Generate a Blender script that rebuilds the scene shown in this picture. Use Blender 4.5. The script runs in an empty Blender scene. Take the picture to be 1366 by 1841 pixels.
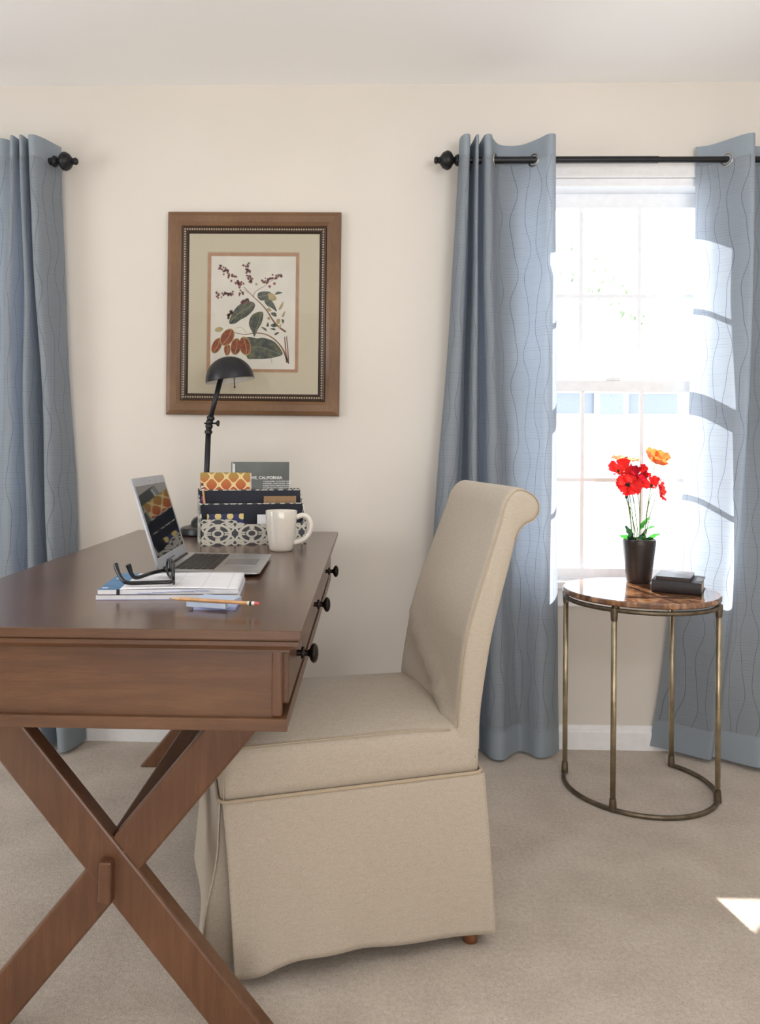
import bpy, bmesh, math, random
from mathutils import Vector, Matrix
from math import sin, cos, pi, radians as RAD

random.seed(7)
SC = bpy.context.scene
COL = SC.collection

# ------------------------------------------------------------------ camera
CAM_F, CAM_H = 1400.0, 1.10
cd = bpy.data.cameras.new('camera')
cam = bpy.data.objects.new('camera', cd); COL.objects.link(cam)
cd.sensor_fit = 'AUTO'; cd.sensor_width = 36.0; cd.lens = CAM_F * 36.0 / 1841.0
cd.shift_x = 0.0327; cd.shift_y = -0.0607
cd.clip_start = 0.05; cd.clip_end = 200
cam.matrix_world = (Matrix.Translation((0, 0, CAM_H)) @ Matrix.Rotation(0.028, 4, 'Z')
                    @ Matrix.Rotation(pi / 2, 4, 'X') @ Matrix.Rotation(0.0075, 4, 'Z'))
SC.camera = cam

# ------------------------------------------------------------------ light
SUN_DIR = Vector((0.205, -1.0, -0.665)).normalized()
SUN_STRENGTH, SKY_STRENGTH, EXPOSURE = 21.0, 4.2, 0.0
FILL_BACK, FILL_LEFT, FILL_UP = 82.0, 40.0, 16.0
w = bpy.data.worlds.new('sky'); SC.world = w; w.use_nodes = True
w.node_tree.nodes['Background'].inputs[0].default_value = (0.86, 0.93, 1.0, 1)
w.node_tree.nodes['Background'].inputs[1].default_value = SKY_STRENGTH

def lamp(name, kind, loc, direction, energy, color=(1, 1, 1), size=None, size_y=None, angle=None):
    l = bpy.data.lights.new(name, kind); l.energy = energy; l.color = color
    if size: l.shape = 'RECTANGLE'; l.size = size; l.size_y = size_y or size
    if angle is not None: l.angle = angle
    o = bpy.data.objects.new(name, l); COL.objects.link(o)
    o.location = loc; o.rotation_euler = Vector(direction).to_track_quat('-Z', 'Y').to_euler()
    return o
lamp('sunlight', 'SUN', (-4, 14, 14), SUN_DIR, SUN_STRENGTH, (1.0, 0.95, 0.86), angle=RAD(0.6))
# added fill panels standing in for daylight from behind and beside the camera
lamp('fill_near', 'AREA', (0.3, -1.92, 1.15), (0, 1, 0.75), FILL_BACK, (1.0, 0.99, 0.985), 2.8, 1.9)
lamp('ceiling_fill', 'AREA', (0.9, 0.3, 1.75), (-0.05, 1, 0.95), FILL_UP, (1, 1, 1), 0.7, 0.5)  # added light aimed upwards to brighten the ceiling
lamp('fill_left', 'AREA', (-3.0, 0.9, 1.45), (1, 0.1, 0), FILL_LEFT, (0.93, 0.97, 1.0), 1.5, 1.5)  # added fill from the left, in front of a closed wall

SC.view_settings.view_transform = 'Standard'; SC.view_settings.look = 'None'
SC.view_settings.exposure = EXPOSURE; SC.view_settings.gamma = 1.0
SC.view_settings.use_curve_mapping = False
SC.cycles.use_denoising = True
SC.cycles.max_bounces = 10; SC.cycles.diffuse_bounces = 6; SC.cycles.transparent_max_bounces = 12
SC.cycles.caustics_reflective = False; SC.cycles.caustics_refractive = False
SC.cycles.sample_clamp_indirect = 6.0

# ------------------------------------------------------------------ helpers: tagging
def tag(o, label=None, cat=None, group=None, kind=None):
    if label: o['label'] = label
    if cat: o['category'] = cat
    if group: o['group'] = group
    if kind: o['kind'] = kind
    return o
def thing(name, label, cat, loc, rz=0.0, group=None):
    o = bpy.data.objects.new(name, None); COL.objects.link(o)
    o.empty_display_size = 0.05
    o.location = loc; o.rotation_euler = (0, 0, rz)
    return tag(o, label, cat, group)
def inv(o):
    return (Matrix.Translation(o.location) @ o.rotation_euler.to_matrix().to_4x4()).inverted()

# ------------------------------------------------------------------ helpers: geometry
def V(*a): return Vector(a)
def spline(pts, n, closed=False):
    """Catmull-Rom through pts, n samples"""
    P = [Vector(p) for p in pts]; m = len(P); out = []
    segs = m if closed else m - 1
    for i in range(n):
        t = i * segs / (n if closed else n - 1)
        k = min(int(t), segs - 1); f = t - k
        if closed: a, b, c, d = P[(k - 1) % m], P[k % m], P[(k + 1) % m], P[(k + 2) % m]
        else: a, b, c, d = P[max(k - 1, 0)], P[k], P[min(k + 1, m - 1)], P[min(k + 2, m - 1)]
        out.append(0.5 * ((2 * b) + (c - a) * f + (2 * a - 5 * b + 4 * c - d) * f * f + (3 * b - a - 3 * c + d) * f ** 3))
    return out
class MB:
    """collects shapes in one bmesh; .put() links it as one object"""
    def __init__(s): s.b = bmesh.new(); s.mi = 0; s.uvs = {}
    def face(s, vs):
        try: f = s.b.faces.new(vs)
        except ValueError: return None
        f.material_index = s.mi; return f
    def v(s, p): return s.b.verts.new(p)
    def poly(s, pts): return s.face([s.v(p) for p in pts])
    def box(s, x0, x1, y0, y1, z0, z1, M=None):
        c = [(x, y, z) for x in (x0, x1) for y in (y0, y1) for z in (z0, z1)]
        vs = [s.v((M @ Vector(p)) if M else p) for p in c]
        for q in ((0, 1, 3, 2), (4, 6, 7, 5), (0, 4, 5, 1), (2, 3, 7, 6), (0, 2, 6, 4), (1, 5, 7, 3)):
            s.face([vs[i] for i in q])
        return s
    def prism(s, poly, d, M=None):
        """poly: 2D pts (x,y) extruded 0..d along z, placed by M"""
        a = [s.v((M or Matrix()) @ Vector((p[0], p[1], 0))) for p in poly]
        b = [s.v((M or Matrix()) @ Vector((p[0], p[1], d))) for p in poly]
        n = len(poly); s.face(a[::-1]); s.face(b)
        for i in range(n): s.face([a[i], a[(i + 1) % n], b[(i + 1) % n], b[i]])
        return s
    def loft(s, rings, cap0=True, cap1=True, closed=True):
        R = [[s.v(p) for p in r] for r in rings]
        n = len(R[0])
        for i in range(len(R) - 1):
            for j in range(n if closed else n - 1):
                k = (j + 1) % n
                s.face([R[i][j], R[i][k], R[i + 1][k], R[i + 1][j]])
        if cap0: s.face(R[0][::-1])
        if cap1: s.face(R[-1])
        return R
    def lathe(s, prof, n=32, M=None, closed_ends=True):
        """prof: (r, z) pairs about the z axis"""
        M = M or Matrix()
        rings = [[M @ Vector((max(r, 1e-5) * cos(2 * pi * k / n), max(r, 1e-5) * sin(2 * pi * k / n), z)) for k in range(n)] for r, z in prof]
        s.loft(rings, closed_ends, closed_ends); return s
    def tube(s, pts, r, n=10, closed=False, flat=1.0):
        P = [Vector(p) for p in pts]; m = len(P); rings = []
        up = None
        for i in range(m):
            if closed: t = P[(i + 1) % m] - P[i - 1]
            else: t = P[min(i + 1, m - 1)] - P[max(i - 1, 0)]
            t.normalize()
            if up is None:
                up = Vector((0, 0, 1)) if abs(t.z) < 0.9 else Vector((1, 0, 0))
            sx = t.cross(up)
            if sx.length < 1e-6: sx = t.orthogonal()
            sx.normalize(); sy = sx.cross(t).normalized(); up = sy
            rr = r[i] if isinstance(r, (list, tuple)) else r
            rings.append([P[i] + sx * rr * cos(2 * pi * k / n) + sy * rr * flat * sin(2 * pi * k / n) for k in range(n)])
        if closed: rings.append(rings[0]); s.loft(rings, False, False); bmesh.ops.remove_doubles(s.b, verts=s.b.verts, dist=1e-6)
        else: s.loft(rings)
        return s
    def grid(s, f, nu, nv, uv=None):
        """f(i/nu, j/nv) -> point; uv(i/nu, j/nv) -> (u, v)"""
        G = [[s.v(f(i / nu, j / nv)) for j in range(nv + 1)] for i in range(nu + 1)]
        if uv: L = s.b.loops.layers.uv.verify()
        for i in range(nu):
            for j in range(nv):
                fc = s.face([G[i][j], G[i + 1][j], G[i + 1][j + 1], G[i][j + 1]])
                if uv and fc:
                    for lp, (a, b) in zip(fc.loops, ((i, j), (i + 1, j), (i + 1, j + 1), (i, j + 1))):
                        lp[L].uv = uv(a / nu, b / nv)
        return s
    def sphere(s, c, r, sc=(1, 1, 1), nu=16, nv=10):
        M = Matrix.Translation(c) @ Matrix.Diagonal((*sc, 1))
        prof = [(r * sin(pi * k / nv), -r * cos(pi * k / nv)) for k in range(nv + 1)]
        return s.lathe(prof, nu, M)
    def text(s, txt, size, M, ext=0.0002, align='LEFT', fat=0.0):
        cu = bpy.data.curves.new('t', 'FONT'); cu.body = txt; cu.size = size; cu.extrude = ext; cu.align_x = align; cu.offset = fat
        cu.resolution_u = 3
        o = bpy.data.objects.new('t', cu); COL.objects.link(o)
        dg = bpy.context.evaluated_depsgraph_get(); me = bpy.data.meshes.new_from_object(o.evaluated_get(dg))
        n0 = len(s.b.verts); me.transform(M)
        nf = len(s.b.faces); s.b.from_mesh(me)
        s.b.faces.ensure_lookup_table()
        for f in s.b.faces[nf:]: f.material_index = s.mi
        bpy.data.objects.remove(o); bpy.data.curves.remove(cu); bpy.data.meshes.remove(me)
        return s
    def put(s, name, mats, parent=None, local=False, smooth=False, bevel=0, seg=2, solid=0, subsurf=0, loc=None, auto=None):
        bm = s.b
        bmesh.ops.recalc_face_normals(bm, faces=bm.faces)
        if parent is not None and not local:
            bm.transform(inv_chain(parent))
        if loc is not None: bm.transform(Matrix.Translation(-Vector(loc)))
        me = bpy.data.meshes.new(name); bm.to_mesh(me); bm.free()
        for m in (mats if isinstance(mats, (list, tuple)) else [mats]): me.materials.append(m)
        if smooth or auto:
            for p in me.polygons: p.use_smooth = True
        if auto: me.set_sharp_from_angle(angle=RAD(auto))
        o = bpy.data.objects.new(name, me); COL.objects.link(o)
        if parent is not None: o.parent = parent
        if loc is not None: o.location = loc
        if solid:
            md = o.modifiers.new('solid', 'SOLIDIFY'); md.thickness = solid; md.offset = 0
        if bevel:
            md = o.modifiers.new('bevel', 'BEVEL'); md.width = bevel; md.segments = seg; md.limit_method = 'ANGLE'; md.angle_limit = RAD(35)
            md.harden_normals = False
        if subsurf:
            md = o.modifiers.new('sub', 'SUBSURF'); md.levels = subsurf; md.render_levels = subsurf
        return o
def inv_chain(o):
    M = Matrix()
    while o is not None:
        M = M @ inv(o) if False else inv_local(o) if o.parent is None else inv_local(o) @ inv_chain(o.parent)
        break
    return M
def inv_local(o):
    return (Matrix.Translation(o.location) @ o.rotation_euler.to_matrix().to_4x4()).inverted()
def rrect(x0, x1, y0, y1, r, z, k=5):
    out = []
    for cx, cy, a in ((x1 - r, y1 - r, 0), (x0 + r, y1 - r, 90), (x0 + r, y0 + r, 180), (x1 - r, y0 + r, 270)):
        for i in range(k + 1):
            t = RAD(a + 90 * i / k); out.append(Vector((cx + r * cos(t), cy + r * sin(t), z)))
    return out
def T(x, y, z): return Matrix.Translation((x, y, z))
def RX(a): return Matrix.Rotation(a, 4, 'X')
def RY(a): return Matrix.Rotation(a, 4, 'Y')
def RZ(a): return Matrix.Rotation(a, 4, 'Z')
def frame_to(p, q):
    """matrix whose z axis runs from p towards q, origin at p"""
    d = (Vector(q) - Vector(p))
    return Matrix.Translation(p) @ d.to_track_quat('Z', 'Y').to_matrix().to_4x4()

# ------------------------------------------------------------------ helpers: materials
def lin(c):
    f = lambda x: x / 12.92 if x <= 0.04045 else ((x + 0.055) / 1.055) ** 2.4
    return tuple(f(x / 255) for x in c[:3]) + (1,)
class X:
    """socket with arithmetic, for node patterns"""
    def __init__(s, nt, k): s.nt, s.k = nt, k
    def _m(s, op, *a):
        n = s.nt.nodes.new('ShaderNodeMath'); n.operation = op
        for i, q in enumerate((s,) + a):
            if isinstance(q, X): s.nt.links.new(q.k, n.inputs[i])
            else: n.inputs[i].default_value = q
        return X(s.nt, n.outputs[0])
    def __add__(s, o): return s._m('ADD', o)
    __radd__ = __add__
    def __sub__(s, o): return s._m('SUBTRACT', o)
    def __mul__(s, o): return s._m('MULTIPLY', o)
    __rmul__ = __mul__
    def __truediv__(s, o): return s._m('DIVIDE', o)
    def lt(s, o): return s._m('LESS_THAN', o)
    def gt(s, o): return s._m('GREATER_THAN', o)
    def abs(s): return s._m('ABSOLUTE')
    def fract(s): return s._m('FRACT')
    def floor(s): return s._m('FLOOR')
    def sin(s): return s._m('SINE')
    def max(s, o): return s._m('MAXIMUM', o)
    def min(s, o): return s._m('MINIMUM', o)
    def sqrt(s): return s._m('SQRT')
    def step(s, a, b):
        n = s.nt.nodes.new('ShaderNodeMapRange'); n.interpolation_type = 'SMOOTHSTEP'
        s.nt.links.new(s.k, n.inputs[0]); n.inputs[1].default_value = a; n.inputs[2].default_value = b
        return X(s.nt, n.outputs[0])
class Mat:
    def __init__(s, name, color=(200, 200, 200), rough=0.5, metal=0.0, spec=0.5, **kw):
        s.m = bpy.data.materials.new(name); s.m.use_nodes = True; s.nt = s.m.node_tree
        s.p = s.nt.nodes['Principled BSDF']
        s.p.inputs['Base Color'].default_value = lin(color); s.p.inputs['Roughness'].default_value = rough
        s.p.inputs['Metallic'].default_value = metal; s.p.inputs['Specular IOR Level'].default_value = spec
        for k, v in kw.items(): s.p.inputs[k.replace('_', ' ')].default_value = v
    def n(s, t): return s.nt.nodes.new('ShaderNode' + t)
    def co(s, kind='Object', scale=(1, 1, 1), rot=(0, 0, 0)):
        t = s.n('TexCoord'); mp = s.n('Mapping'); s.nt.links.new(t.outputs[kind], mp.inputs[0])
        mp.inputs['Scale'].default_value = scale; mp.inputs['Rotation'].default_value = rot
        return mp.outputs[0]
    def xyz(s, sock):
        n = s.n('SeparateXYZ'); s.nt.links.new(sock, n.inputs[0]); return [X(s.nt, o) for o in n.outputs]
    def noise(s, co, scale, detail=3, rough=0.5, dist=0.0):
        n = s.n('TexNoise'); s.nt.links.new(co, n.inputs['Vector']); n.inputs['Scale'].default_value = scale
        n.inputs['Detail'].default_value = detail; n.inputs['Roughness'].default_value = rough; n.inputs['Distortion'].default_value = dist
        return X(s.nt, n.outputs[0])
    def ramp(s, f, stops):
        n = s.n('ValToRGB'); s.nt.links.new(f.k, n.inputs[0]); e = n.color_ramp.elements
        while len(e) < len(stops): e.new(0.5)
        for el, (p, c) in zip(e, stops): el.position = p; el.color = lin(c)
        return n.outputs[0]
    def mix(s, f, a, b):
        n = s.n('Mix'); n.data_type = 'RGBA'
        if isinstance(f, X): s.nt.links.new(f.k, n.inputs[0])
        else: n.inputs[0].default_value = f
        for i, q in ((6, a), (7, b)):
            if isinstance(q, (tuple, list)): n.inputs[i].default_value = lin(q)
            else: s.nt.links.new(q, n.inputs[i])
        return n.outputs[2]
    def color(s, sock): s.nt.links.new(sock, s.p.inputs['Base Color']); return s
    def rough(s, x): s.nt.links.new(x.k, s.p.inputs['Roughness']); return s
    def bump(s, h, strength=0.3, dist=0.002):
        b = s.n('Bump'); b.inputs['Strength'].default_value = strength; b.inputs['Distance'].default_value = dist
        s.nt.links.new(h.k, b.inputs['Height']); s.nt.links.new(b.outputs[0], s.p.inputs['Normal']); return s
    def translucent(s, f, colsock=None, color=None):
        t = s.n('BsdfTranslucent'); mx = s.n('MixShader'); mx.inputs[0].default_value = f
        if colsock is not None: s.nt.links.new(colsock, t.inputs[0])
        elif color is not None: t.inputs[0].default_value = lin(color)
        s.nt.links.new(s.p.outputs[0], mx.inputs[1]); s.nt.links.new(t.outputs[0], mx.inputs[2])
        s.nt.links.new(mx.outputs[0], s.nt.nodes['Material Output'].inputs[0]); return s
def plain(name, c, r=0.5, metal=0.0, spec=0.5, var=0.05, nscale=40, bump=0.0, **kw):
    m = Mat(name, c, r, metal, spec, **kw)
    nz = m.noise(m.co(), nscale, 3)
    m.color(m.mix(nz.step(0.3, 0.7), tuple(x * (1 - var) for x in c), tuple(min(255, x * (1 + var)) for x in c)))
    if bump: m.bump(nz, bump, 0.001)
    return m.m
def wood(name, dark, mid, light, grain=(1, 14, 14), rot=(0, 0, 0), rough=0.38, scale=5.0, coat=0.25):
    m = Mat(name, mid, rough, spec=0.45)
    m.p.inputs['Coat Weight'].default_value = coat; m.p.inputs['Coat Roughness'].default_value = 0.22
    co = m.co('Object', grain, rot)
    a = m.noise(co, scale, 6, 0.6, 0.4); b = m.noise(m.co('Object', (1, 1, 1)), 5.0, 3)
    c = m.noise(m.co('Object', tuple(g * 3 for g in grain), rot), scale * 3, 3)
    f = a * 0.42 + b * 0.43 + c * 0.15
    m.color(m.ramp(f, [(0.25, dark), (0.5, mid), (0.75, light)]))
    m.bump(a, 0.06, 0.001)
    return m.m
def glassmat(name, tint=(255, 255, 255), refl=1.0):
    m = Mat(name); nt = m.nt
    tr = m.n('BsdfTransparent'); tr.inputs[0].default_value = lin(tint)
    gl = m.n('BsdfGlossy'); gl.inputs[1].default_value = 0.0 if 'Roughness' not in gl.inputs else 0.02
    gl.inputs['Roughness'].default_value = 0.02
    fr = m.n('Fresnel'); fr.inputs[0].default_value = 1.45
    mx = m.n('MixShader'); f = X(nt, fr.outputs[0]) * refl
    nt.links.new(f.k, mx.inputs[0]); nt.links.new(tr.outputs[0], mx.inputs[1]); nt.links.new(gl.outputs[0], mx.inputs[2])
    nt.links.new(mx.outputs[0], nt.nodes['Material Output'].inputs[0])
    return m.m

M = {}
def mats_setup():
    m = Mat('cream_wall_paint', (226, 214, 198), 0.85, spec=0.2)
    nz = m.noise(m.co(), 180, 4); m.color(m.mix(m.noise(m.co(), 1.4, 2).step(0.3, 0.7), (214, 208, 200), (219, 213, 205))); m.bump(nz, 0.05, 0.001); M['wall'] = m.m
    m = Mat('white_ceiling_paint', (246, 246, 246), 0.9, spec=0.2); m.bump(m.noise(m.co(), 120, 4), 0.06, 0.001); M['ceiling'] = m.m
    m = Mat('beige_carpet', (176, 160, 143), 0.95, spec=0.05)
    co = m.co(); a = m.noise(co, 260, 4, 0.7); b = m.noise(co, 90, 3, 0.6); c = m.noise(co, 6, 3)
    f = a * 0.46 + b * 0.29 + c * 0.25
    m.color(m.ramp(f, [(0.3, (160, 145, 130)), (0.5, (203, 190, 176)), (0.7, (232, 221, 209))]))
    m.p.inputs['Sheen Weight'].default_value = 0.25; m.p.inputs['Sheen Roughness'].default_value = 0.5
    m.bump(a * 0.6 + b * 0.5, 0.9, 0.006); M['carpet'] = m.m
    M['trim'] = plain('white_trim_paint', (238, 238, 240), 0.35, var=0.01)
    M['vinyl'] = plain('white_vinyl', (244, 247, 252), 0.4, var=0.01)
    D, Mi, L = (66, 43, 29), (96, 65, 44), (122, 86, 58)
    M['wood_x'] = wood('stained_wood_across', D, Mi, L, (1.2, 16, 16))
    M['wood_y'] = wood('stained_wood_along', D, Mi, L, (16, 1.2, 16))
    M['wood_top'] = wood('stained_wood_desktop', (62, 39, 26), (86, 57, 39), (108, 74, 51), (10, 0.8, 10), rough=0.24, coat=0.3)
    M['wood_a'] = wood('stained_wood_falling_leg', D, (98, 64, 43), L, (16, 16, 1.2), (0, RAD(39), 0))
    M['wood_b'] = wood('stained_wood_rising_leg', D, (98, 64, 43), L, (16, 16, 1.2), (0, RAD(-39), 0))
    M['wood_leg'] = wood('honey_wood_chair_leg', (96, 58, 36), (122, 76, 48), (146, 96, 64), (16, 16, 1.5))
    m = Mat('oatmeal_linen', (188, 174, 154), 0.95, spec=0.1)
    co = m.co(); x, y, z = m.xyz(co)
    wv = m.noise(m.co('Object', (1, 1, 7)), 260, 3, 0.6); wh = m.noise(m.co('Object', (6, 6, 1)), 260, 3, 0.6)
    slub = m.noise(m.co('Object', (1, 1, 3)), 60, 4, 0.7)
    f = wv * 0.42 + wh * 0.42 + slub * 0.16
    m.color(m.ramp(f, [(0.30, (154, 141, 125)), (0.5, (184, 173, 158)), (0.70, (205, 195, 182))]))
    m.p.inputs['Sheen Weight'].default_value = 0.15
    m.bump(f, 0.35, 0.0012); M['linen'] = m.m
    m = Mat('linen_welt', (182, 166, 144), 0.95, spec=0.1); m.bump(m.noise(m.co(), 600, 2), 0.2, 0.001); M['welt'] = m.m
    # curtain cloth: wavy stitched lines and fine horizontal pintucks on a slightly sheer blue cloth
    m = Mat('blue_pintuck_cloth', (118, 138, 158), 0.75, spec=0.25)
    uv = m.co('UV'); u, v, _ = m.xyz(uv)
    cell = (u / 0.044).floor(); hsh = ((cell * 12.9898).sin() * 43758.5).fract(); hs2 = ((cell * 78.233).sin() * 12543.7).fract()
    wav = (v * (hs2 * 8 + 17) + hsh * 6.28).sin() * 0.24 + (v * 41.0 + hs2 * 6.28).sin() * 0.07
    q = (u / 0.044).fract() - 0.5 + wav; line = q.abs().step(0.034, 0.0)
    pn = m.noise(m.co('UV', (5, 160, 1)), 1.0, 2)
    tuck = (v / 0.0105 + m.noise(m.co('UV', (22, 2, 1)), 1.0, 2) * 1.2).fract()
    tl = (tuck - 0.5).abs().step(0.14, 0.02) * pn.step(0.42, 0.6)
    k = (line * 0.75).max(tl * 0.34); kb = (line * 0.8).max(tl * 0.10)
    base = m.mix(m.noise(m.co('UV', (30, 4, 1)), 1.0, 2), (150, 158, 164), (164, 171, 177))
    m.color(m.mix(kb, base, (84, 96, 112)))
    m.bump(line * -1.0 + tl * -0.4 + m.noise(m.co('UV', (900, 900, 1)), 1, 2) * 0.15, 0.35, 0.002)
    tc = m.mix(k, (182, 192, 210), (80, 94, 120))
    m.translucent(0.40, tc); M['curtain'] = m.m
    m = Mat('blue_cloth_double_layer', (112, 132, 150), 0.8, spec=0.25)
    m.color(m.mix(m.noise(m.co('UV', (60, 500, 1)), 1, 2), (142, 152, 161), (154, 164, 172))); m.translucent(0.12, color=(130, 155, 190)); M['curtain_hem'] = m.m
    M['iron'] = plain('black_iron', (30, 30, 33), 0.42, 0.4, var=0.1)
    M['bronze_knob'] = plain('dark_bronze', (38, 30, 27), 0.32, 0.7, var=0.1)
    M['nickel'] = plain('brushed_nickel', (176, 172, 164), 0.3, 1.0)
    M['brass'] = plain('aged_brass', (176, 164, 138), 0.32, 0.85, var=0.12, nscale=14)
    M['brass_dark'] = plain('dark_aged_brass', (112, 101, 86), 0.38, 0.8, var=0.12)
    M['lamp_black'] = plain('matte_black_lamp_metal', (33, 34, 38), 0.34, 0.3, var=0.06)
    M['lamp_in'] = plain('white_shade_lining', (225, 222, 216), 0.6, var=0.02)
    M['frame'] = wood('picture_frame_wood', (78, 53, 34), (113, 82, 55), (138, 104, 72), (40, 40, 3), rough=0.42, scale=9, coat=0.15)
    M['bead_dark'] = plain('dark_beading', (58, 42, 32), 0.4, 0.2)
    M['bead'] = plain('aged_pewter_beads', (190, 172, 148), 0.35, 0.4)
    m = Mat('linen_mat_board', (176, 164, 132), 0.9); m.color(m.mix(m.noise(m.co('Object', (1, 1, 8)), 150, 3) * 0.5 + m.noise(m.co('Object', (8, 1, 1)), 150, 3) * 0.5, (214, 202, 174), (236, 225, 200))); M['mat'] = m.m
    M['rust_mat'] = plain('rust_mat_board', (192, 148, 116), 0.8, var=0.03)
    M['bevel'] = plain('pale_mat_bevel', (214, 200, 170), 0.7, var=0.02)
    M['dark_line'] = plain('dark_ink_line', (92, 62, 50), 0.7)
    M['paper_cream'] = plain('cream_print_paper', (248, 243, 230), 0.85, var=0.02, nscale=9)
    M['ink_stem'] = plain('brown_ink', (138, 98, 76), 0.8, var=0.15)
    M['ink_red'] = plain('crimson_ink', (140, 58, 62), 0.8, var=0.15, nscale=200)
    M['ink_olive'] = plain('olive_ink', (118, 108, 66), 0.8, var=0.15, nscale=200)
    m = Mat('leaf_ink', (82, 88, 74), 0.85); m.color(m.ramp(m.noise(m.co(), 55, 4, 0.6), [(0.32, (52, 62, 66)), (0.5, (84, 92, 80)), (0.7, (128, 122, 84))])); M['ink_leaf'] = m.m
    M['ink_vein'] = plain('pale_vein_ink', (150, 148, 122), 0.85)
    M['ink_pale'] = plain('pale_straw_ink', (190, 170, 120), 0.85)
    m = Mat('seed_ink', (146, 70, 38), 0.8); m.color(m.ramp(m.noise(m.co(), 90, 4, 0.6), [(0.3, (98, 42, 26)), (0.55, (158, 74, 38)), (0.75, (186, 104, 58))])); M['ink_seed'] = m.m
    M['glass'] = glassmat('picture_glass', refl=0.9)
    M['pane'] = glassmat('window_glass', (250, 252, 253), refl=0.6)
    M['alu'] = plain('silver_aluminium', (196, 198, 202), 0.36, 0.85, var=0.02)
    M['alu_bezel'] = plain('silver_bezel', (186, 190, 198), 0.4, 0.55, var=0.02)
    M['screen'] = plain('glossy_black_screen', (10, 10, 12), 0.04, spec=0.9, var=0.0)
    M['key'] = plain('black_keys', (30, 30, 32), 0.5, var=0.05)
    M['trackpad'] = plain('trackpad_grey', (158, 160, 163), 0.35, 0.6, var=0.02)
    M['black'] = plain('black_plastic', (20, 20, 22), 0.25, var=0.05)
    M['lens'] = glassmat('spectacle_lens', (225, 228, 232), refl=1.6)
    M['white_china'] = plain('white_china', (226, 220, 210), 0.12, var=0.01, Coat_Weight=0.4)
    M['page'] = plain('white_pages', (232, 233, 238), 0.8, var=0.02)
    m = Mat('planner_page', (234, 235, 240), 0.75); x, y, _ = m.xyz(m.co())
    l1 = ((x / 0.052 + 0.3).fract() - 0.5).abs().lt(0.012).max((y / 0.046).fract().lt(0.025) * ((x / 0.052 + 0.3).fract().gt(0.55)))
    m.color(m.mix(l1 * 0.55, (234, 235, 240), (170, 172, 184))); M['planner'] = m.m
    M['blue_cover'] = plain('blue_card', (84, 128, 168), 0.6, var=0.05)
    M['dark_navy'] = plain('navy_board', (34, 37, 50), 0.75, var=0.06)
    M['pale_blue'] = plain('pale_blue_paper', (186, 200, 222), 0.8, var=0.02)
    M['lavender'] = plain('lavender_paper', (160, 172, 214), 0.8, var=0.02)
    M['pencil'] = plain('pencil_tan', (196, 150, 106), 0.45, var=0.06)
    M['rawwood'] = plain('raw_pencil_wood', (206, 170, 126), 0.7)
    M['graphite'] = plain('graphite', (40, 40, 42), 0.5)
    M['white_band'] = plain('white_band', (222, 218, 208), 0.4)
    M['eraser'] = plain('pink_eraser', (196, 96, 92), 0.7)
    M['purple'] = plain('purple_barrel', (104, 38, 92), 0.35)
    M['kraft'] = plain('kraft_card', (150, 120, 88), 0.8)
    M['gray_cover'] = plain('slate_grey_cover', (84, 88, 86), 0.35, var=0.1, nscale=8)
    M['white_ink'] = plain('white_ink', (214, 216, 214), 0.6)
    M['logo'] = plain('grey_lettering', (110, 112, 118), 0.5)
    # organiser paper: pale scrolling trellis over charcoal
    m = Mat('trellis_paper', (205, 202, 190), 0.8); gx, gy, gz = m.xyz(m.co('UV'))
    px = (gx / 0.104).fract() - 0.5; pz = (gy / 0.072).fract() - 0.5
    r0 = (px * px + pz * pz).sqrt()
    qx = (gx / 0.104 + 0.5).fract() - 0.5; qz = (gy / 0.072 + 0.5).fract() - 0.5
    r1 = (qx * qx + qz * qz).sqrt()
    hx = (gx / 0.052).fract() - 0.5; hz = (gy / 0.036).fract() - 0.5; r2 = (hx * hx + hz * hz).sqrt()
    pat = (r0 - 0.36).abs().lt(0.045).max((r1 - 0.25).abs().lt(0.05)).max((r0 - 0.14).abs().lt(0.035))
    pat = pat.max((px.abs() - pz.abs()).abs().lt(0.035) * r0.gt(0.36)).max((r2 - 0.42).abs().lt(0.06) * r0.gt(0.2))
    pat = pat.max(px.abs().lt(0.03) * r0.gt(0.14) * r0.lt(0.36))
    m.color(m.mix(pat, (74, 76, 80), (204, 201, 190))); M['trellis'] = m.m
    m = Mat('ogee_pattern_card', (190, 110, 60), 0.6); gx, gy, gz = m.xyz(m.co('Object'))
    c1 = (gx * (2 * pi / 0.046)).sin() + (gz * (2 * pi / 0.050) + 1.2).sin()
    ln = c1.abs().lt(0.36)
    grad = m.ramp((gz - 0.16) / 0.056, [(0.0, (176, 78, 44)), (0.5, (190, 112, 56)), (1.0, (168, 146, 72))])
    m.color(m.mix(ln, grad, (232, 206, 150))); M['ogee'] = m.m
    m = Mat('gold_dot_card', (44, 52, 102), 0.6); gx, gy, gz = m.xyz(m.co('Object'))
    sx = (gx / 0.037 + (gz / 0.030 + 0.75).floor() * 0.5 + 0.1).fract() - 0.5; sz = (gz / 0.030 + 0.75).fract() - 0.5
    m.color(m.mix((sx * sx * 1.45 + sz * sz).sqrt().lt(0.33), (42, 50, 100), (226, 204, 132))); M['dots'] = m.m
    m = Mat('brown_stone', (120, 84, 60), 0.10, spec=0.8, Coat_Weight=1.0, Coat_Roughness=0.06, Coat_IOR=1.7); f = m.noise(m.co('Object', (6, 6, 1)), 4, 6, 0.65, 1.0)
    m.color(m.ramp(f, [(0.3, (62, 38, 26)), (0.48, (120, 78, 50)), (0.6, (176, 130, 92)), (0.75, (92, 60, 42))])); M['stone'] = m.m
    M['pot'] = plain('dark_brown_pot', (46, 38, 37), 0.35, var=0.12, nscale=8)
    M['soil'] = plain('dark_soil', (34, 28, 24), 0.95, var=0.3, nscale=120, bump=0.6)
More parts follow.
